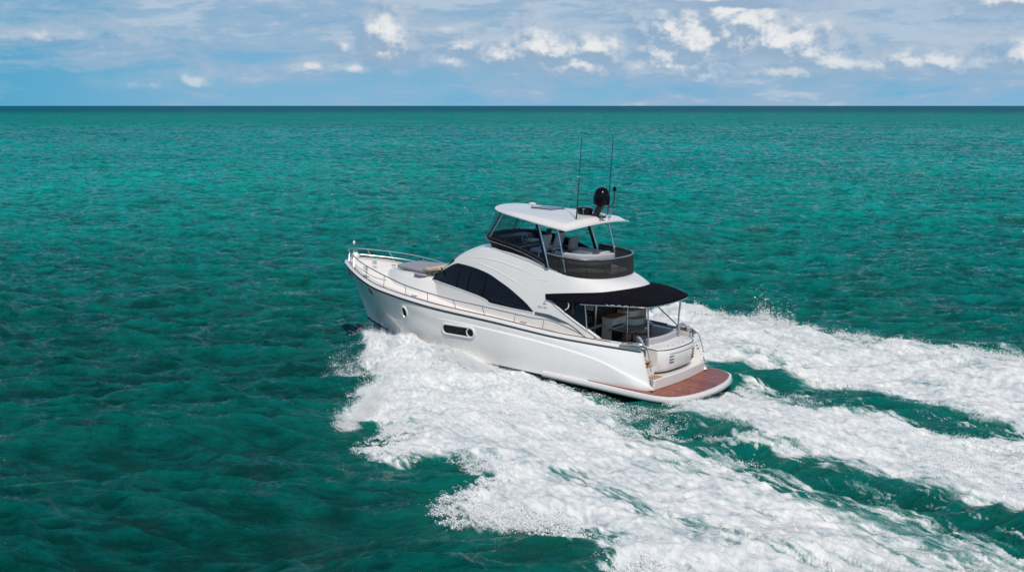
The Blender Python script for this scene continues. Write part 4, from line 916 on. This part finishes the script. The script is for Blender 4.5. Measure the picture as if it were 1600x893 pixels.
# gusty patches leave some water smoother than the rest
Z += SEA_Z
V_ = np.stack([X-DX, Y-DY, Z], -1).reshape(-1, 3).astype(np.float32)
nr, nc = X.shape
ii, jj = np.meshgrid(np.arange(nr-1), np.arange(nc), indexing='ij'); j2 = (jj+1) % nc
Q = np.stack([ii*nc+jj, (ii+1)*nc+jj, (ii+1)*nc+j2, ii*nc+j2], -1).reshape(-1, 4).astype(np.int32)
me = bpy.data.meshes.new('sea'); me.vertices.add(len(V_)+1); V_ = np.r_[V_, np.array([[CAM.x, CAM.y, SEA_Z]], np.float32)]
T_ = np.stack([np.full(nc, len(V_)-1), np.arange(nc), (np.arange(nc)+1) % nc], -1).astype(np.int32)
me.loops.add(Q.size+T_.size); me.polygons.add(len(Q)+len(T_))
me.vertices.foreach_set('co', V_.ravel()); me.loops.foreach_set('vertex_index', np.r_[Q.ravel(), T_.ravel()])
me.polygons.foreach_set('loop_start', np.r_[np.arange(len(Q))*4, len(Q)*4+np.arange(len(T_))*3].astype(np.int32))
me.polygons.foreach_set('use_smooth', np.ones(len(Q)+len(T_), bool))
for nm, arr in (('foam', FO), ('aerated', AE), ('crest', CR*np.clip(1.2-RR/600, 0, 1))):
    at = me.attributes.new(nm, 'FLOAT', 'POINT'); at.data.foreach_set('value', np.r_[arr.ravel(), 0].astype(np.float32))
me.update(calc_edges=True)
sea = bpy.data.objects.new('sea', me); COL.objects.link(sea); sea['kind'] = 'structure'
# water and foam
wm = bpy.data.materials.new('sea_water'); wm.use_nodes = True; q = G(wm.node_tree); b = wm.node_tree.nodes['Principled BSDF']; out_ = wm.node_tree.nodes['Material Output']
tc = q.node('ShaderNodeTexCoord').outputs['Object']; at1 = q.node('ShaderNodeAttribute', attribute_name='foam').outputs['Fac']; at2 = q.node('ShaderNodeAttribute', attribute_name='aerated').outputs['Fac']
spx = q.node('ShaderNodeSeparateXYZ'); q.put(spx.inputs[0], tc)
# coordinates along (u) and across (v) the wash
u_ = q.m('ADD', q.m('MULTIPLY', spx.outputs[0], -.93), q.m('MULTIPLY', spx.outputs[1], .36)); v_ = q.m('ADD', q.m('MULTIPLY', spx.outputs[0], .36), q.m('MULTIPLY', spx.outputs[1], .93))
strk_ = q.smooth(spx.outputs[0], 1, -12, .9, .26)
fv = q.vec(q.m('MULTIPLY', u_, strk_), v_, spx.outputs[2])
fn1 = q.noise(fv, 1.5, 8, .62, .4); fn2 = q.noise(fv, 7.0, 6, .65, .3)
fn = q.m('ADD', q.m('MULTIPLY', fn1, .6), q.m('MULTIPLY', fn2, .4))
ff = q.m('ADD', q.m('MULTIPLY', at1, 1.0), q.m('MULTIPLY', q.m('SUBTRACT', fn, .5), q.smooth(spx.outputs[0], 0, -12, 2.2, 3.4)))
ffac = q.smooth(ff, .12, .92)
ffac = q.m('MULTIPLY', ffac, q.smooth(at1, .02, .15))
cw, sw_ = math.cos(WD), math.sin(WD); al = q.m('ADD', q.m('MULTIPLY', spx.outputs[0], cw), q.m('MULTIPLY', spx.outputs[1], sw_)); ac = q.m('ADD', q.m('MULTIPLY', spx.outputs[0], -sw_), q.m('MULTIPLY', spx.outputs[1], cw))
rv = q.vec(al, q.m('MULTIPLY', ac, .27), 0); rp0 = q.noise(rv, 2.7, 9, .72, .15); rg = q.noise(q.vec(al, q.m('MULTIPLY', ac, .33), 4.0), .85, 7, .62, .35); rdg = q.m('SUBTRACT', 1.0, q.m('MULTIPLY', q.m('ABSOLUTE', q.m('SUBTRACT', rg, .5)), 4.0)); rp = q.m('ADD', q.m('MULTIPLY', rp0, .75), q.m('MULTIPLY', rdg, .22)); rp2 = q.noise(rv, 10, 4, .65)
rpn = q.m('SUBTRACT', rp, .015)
# body colour of the water: green shallows with deeper and paler patches, blue-green beyond the drop-off
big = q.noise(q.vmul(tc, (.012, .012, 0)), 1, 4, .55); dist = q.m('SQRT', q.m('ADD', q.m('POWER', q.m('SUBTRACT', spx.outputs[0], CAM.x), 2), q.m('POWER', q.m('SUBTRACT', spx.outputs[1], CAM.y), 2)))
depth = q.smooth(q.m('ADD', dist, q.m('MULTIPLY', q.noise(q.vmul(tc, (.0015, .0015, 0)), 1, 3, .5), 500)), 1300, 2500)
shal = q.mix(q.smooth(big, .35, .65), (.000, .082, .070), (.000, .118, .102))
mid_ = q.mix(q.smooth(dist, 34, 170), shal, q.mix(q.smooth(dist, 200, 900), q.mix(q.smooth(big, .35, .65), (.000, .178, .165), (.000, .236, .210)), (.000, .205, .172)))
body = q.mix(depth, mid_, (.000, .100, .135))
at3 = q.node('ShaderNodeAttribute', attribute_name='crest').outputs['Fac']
farn = q.noise(q.vec(q.m('MULTIPLY', al, .05), q.m('MULTIPLY', ac, .012), 2.0), 1, 6, .65)
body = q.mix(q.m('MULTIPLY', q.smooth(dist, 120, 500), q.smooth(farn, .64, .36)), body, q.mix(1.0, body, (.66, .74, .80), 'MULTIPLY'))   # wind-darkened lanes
crest_lit_ = q.m('ADD', q.m('MULTIPLY', at3, .15), q.m('MULTIPLY', q.m('SUBTRACT', rpn, .5), 4.2))   # light through crests and dimmer troughs, painted into the body colour by wave height
body = q.mix(q.smooth(crest_lit_, -.45, .80), q.mix(1.0, body, (.50, .52, .51), 'MULTIPLY'), q.mix(1.0, body, (1.45, 1.45, 1.45), 'MULTIPLY'))
body = q.mix(q.m('MULTIPLY', at2, .75), body, (.004, .20, .15))
# sub-surface foam seen through the water around white patches
veil = q.m('MULTIPLY', q.smooth(ff, -.5, .5), q.m('MULTIPLY', q.smooth(at1, .05, .5), .65))
body = q.mix(veil, body, (.16, .42, .38))
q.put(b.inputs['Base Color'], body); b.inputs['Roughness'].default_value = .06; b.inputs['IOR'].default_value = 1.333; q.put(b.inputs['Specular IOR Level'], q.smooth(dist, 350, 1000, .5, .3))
hgt_ = q.m('ADD', rp, q.m('MULTIPLY', rp2, .12))
bmp = q.node('ShaderNodeBump'); bmp.inputs['Distance'].default_value = .55; bmp.inputs['Strength'].default_value = 1; q.put(bmp.inputs['Height'], hgt_); 
slo = q.node('ShaderNodeTexNoise'); q.put(slo.inputs['Vector'], rv); slo.inputs['Scale'].default_value = 2.6; slo.inputs['Detail'].default_value = 3
sv_ = q.node('ShaderNodeVectorMath', operation='SUBTRACT'); q.put(sv_.inputs[0], slo.outputs['Color']); sv_.inputs[1].default_value = (.5, .5, .5)
sk_ = q.node('ShaderNodeVectorMath', operation='MULTIPLY'); q.put(sk_.inputs[0], sv_.outputs[0]); sk_.inputs[1].default_value = (1, 1, 0)
sc3 = q.node('ShaderNodeVectorMath', operation='SCALE'); q.put(sc3.inputs[0], sk_.outputs[0]); q.put(sc3.inputs['Scale'], q.m('ADD', q.smooth(dist, 60, 500, .3, 1.3), q.smooth(dist, 450, 1100, 0, 2.4)))
nn_ = q.node('ShaderNodeVectorMath', operation='ADD'); q.put(nn_.inputs[0], bmp.outputs[0]); q.put(nn_.inputs[1], sc3.outputs[0])
no_ = q.node('ShaderNodeVectorMath', operation='NORMALIZE'); q.put(no_.inputs[0], nn_.outputs[0]); q.put(b.inputs['Normal'], no_.outputs[0])
fo = q.node('ShaderNodeBsdfPrincipled'); q.put(fo.inputs['Base Color'], q.mix(q.smooth(q.m('ADD', q.m('MULTIPLY', fn2, .5), q.m('MULTIPLY', fn1, .5)), .36, .60), (.46, .49, .50), (.70, .68, .645))); fo.inputs['Roughness'].default_value = .75; fo.inputs['Specular IOR Level'].default_value = .2
fb3 = q.node('ShaderNodeBump'); fb3.inputs['Distance'].default_value = .022; fb3.inputs['Strength'].default_value = .9; q.put(fb3.inputs['Height'], q.m('ADD', q.m('MULTIPLY', fn2, .6), q.m('MULTIPLY', q.noise(fv, 24, 4, .6), .35))); q.put(fo.inputs['Normal'], fb3.outputs[0])
# a few small whitecaps far off
wc = q.noise(q.vec(q.m('MULTIPLY', q.m('ADD', q.m('MULTIPLY', spx.outputs[0], .57), q.m('MULTIPLY', spx.outputs[1], -.82)), .9), q.m('MULTIPLY', q.m('ADD', q.m('MULTIPLY', spx.outputs[0], .82), q.m('MULTIPLY', spx.outputs[1], .57)), .35), 2.2), .55, 5, .5)
ffac2 = q.m('MAXIMUM', ffac, q.m('MULTIPLY', q.smooth(wc, .80, .83), q.smooth(dist, 60, 110)))
# beyond a few hundred metres the wave facets are far below a pixel: their averaged reflectance is lower than a flat mirror's
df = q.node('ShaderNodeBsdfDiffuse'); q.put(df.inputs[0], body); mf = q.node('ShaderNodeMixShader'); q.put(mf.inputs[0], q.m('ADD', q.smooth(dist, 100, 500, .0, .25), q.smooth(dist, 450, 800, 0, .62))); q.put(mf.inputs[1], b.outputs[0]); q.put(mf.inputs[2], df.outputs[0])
mxs = q.node('ShaderNodeMixShader'); q.put(mxs.inputs[0], ffac2); q.put(mxs.inputs[1], mf.outputs[0]); q.put(mxs.inputs[2], fo.outputs[0]); q.put(out_.inputs[0], mxs.outputs[0])
me.materials.append(wm)

# ------------------------------------------------------------------ flying spray: thousands of drops
def surf(x, y): return wake(x, y)[0]+SEA_Z
pts = []; siz = []
def sprinkle(line, n, width, rise, size, seed, outward=.5, aft=0, along=None):
    n = int(n*3.0); size *= .52; r_ = np.random.default_rng(seed); L = np.array(line, float); d = np.r_[0, np.cumsum(np.hypot(*np.diff(L, axis=0).T))]
    t = r_.random(n)*d[-1] if along is None else along(r_, n)*d[-1]
    x = np.interp(t, d, L[:, 0]); y = np.interp(t, d, L[:, 1]); k = np.clip(np.searchsorted(d, t)-1, 0, len(L)-2); e = L[k+1]-L[k]; e /= np.linalg.norm(e, axis=1)[:, None]+1e-9
    nx, ny = -e[:, 1], e[:, 0]
    # clumpy: keep drops where a noise field is high
    o = np.clip(r_.normal(size=n), -1.7, 1.7)*width; x = x+nx*o+r_.normal(size=n)*.1; y = y+ny*o+r_.normal(size=n)*.1
    cl = samp(N1, x*1.6, y*1.6)+.6*samp(N3, x*2, y*2); keep = r_.random(n) < sm(cl, -1.1, 1.4)
    x, y = x[keep], y[keep]; z = surf(x, y)+np.abs(r_.exponential(rise, size=len(x)))*(.4+.6*sm(cl[keep], 0, 2))
    s_ = size*np.exp(r_.normal(size=len(x))*.45)
    # only outside the hull
    hh = np.interp(x, [p[0] for p in hullw_T], [p[1] for p in hullw_T]); ok = ~((np.abs(y) < hh+.12) & (x < 7.2) & (x > -8.8)); ok &= (z < 2.2)
    pts.append(np.stack([x, y, z], -1)[ok]); siz.append(s_[ok])
front = A_OUT[1:10]; side_ = A_OUT[9:36]
front = [(7.5, .0), (6.9, .6), (5.6, 1.65)]+A_OUT[3:10]
side_ = A_OUT[10:38]
sprinkle(front[-6:], 40000, .30, .06, .009, 31)
sprinkle(front, 70000, .24, .13, .0085, 1)
sprinkle([(6.6, .9), (5.0, 1.9), (3.4, 2.6), (1.6, 3.1), (-.2, 3.3), (-2, 3.2)], 60000, .28, .07, .008, 2)
sprinkle([(5.5, 2.4), (3, 4.4), (.5, 6.4), (-1.5, 8.6)], 60000, .8, .10, .0085, 3)
sprinkle([(3, 3.6), (0, 4.8), (-3, 6), (-6, 8)], 40000, 1.5, .05, .0085, 4)
sprinkle(side_, 60000, .35, .035, .010, 5)
sprinkle([(.8, -14.6), (-2.6, -13.2), (-5, -14.1), (-8, -12.8), (-12, -12.2), (-16, -11.5), (-22, -10)], 40000, .35, .08, .012, 6)
sprinkle([(-4.2, -14.2), (-5.2, -14.0), (-6.0, -13.5)], 3000, .35, .32, .013, 16)
sprinkle([(-9.0, 2.9), (-9.1, 1.5), (-9.0, -.5), (-9.2, -1.8)], 16000, .35, .04, .008, 7)
sprinkle([(-9.5, .8), (-12, 2.2), (-16, 4), (-22, 4.5)], 25000, 1.5, .04, .009, 8)
sprinkle([(-3.5, 3.0), (-6, 3.9), (-9, 5.4), (-13, 8)], 16000, .6, .03, .009, 9)
P3 = np.concatenate(pts); S3 = np.concatenate(siz); nD = len(P3); print('drops', nD)
octa = np.array([(1, 1, 1), (-1, -1, 1), (-1, 1, -1), (1, -1, -1)], float)*.8
tri_ = np.array([(0, 2, 1), (0, 1, 3), (0, 3, 2), (1, 2, 3)])
rs = np.random.default_rng(77); strch = 1+rs.random(nD)[:, None]*1.6
loc = octa[None]*S3[:, None, None]; ds3 = np.array((-.93, .36, 0))
along = (loc@ds3)[..., None]*ds3; loc = loc+along*(strch[:, :, None]-1)
VV = (P3[:, None, :]+loc).reshape(-1, 3); FF = (np.arange(nD)[:, None, None]*4+tri_[None]).reshape(-1, 3)
me = bpy.data.meshes.new('sea_spray'); me.vertices.add(len(VV)); me.loops.add(FF.size); me.polygons.add(len(FF))
me.vertices.foreach_set('co', VV.astype(np.float32).ravel()); me.loops.foreach_set('vertex_index', FF.astype(np.int32).ravel()); me.polygons.foreach_set('loop_start', (np.arange(len(FF))*3).astype(np.int32))
me.polygons.foreach_set('use_smooth', np.ones(len(FF), bool)); me.update(calc_edges=True)
me.materials.append(mat('spray_white', (.90, .90, .89), .6, Subsurface_Weight=0))
spr = bpy.data.objects.new('sea_spray', me); COL.objects.link(spr)
tag(spr, 'white flying spray thrown up along the bow wave and wake of the yacht', 'spray', None, 'stuff')
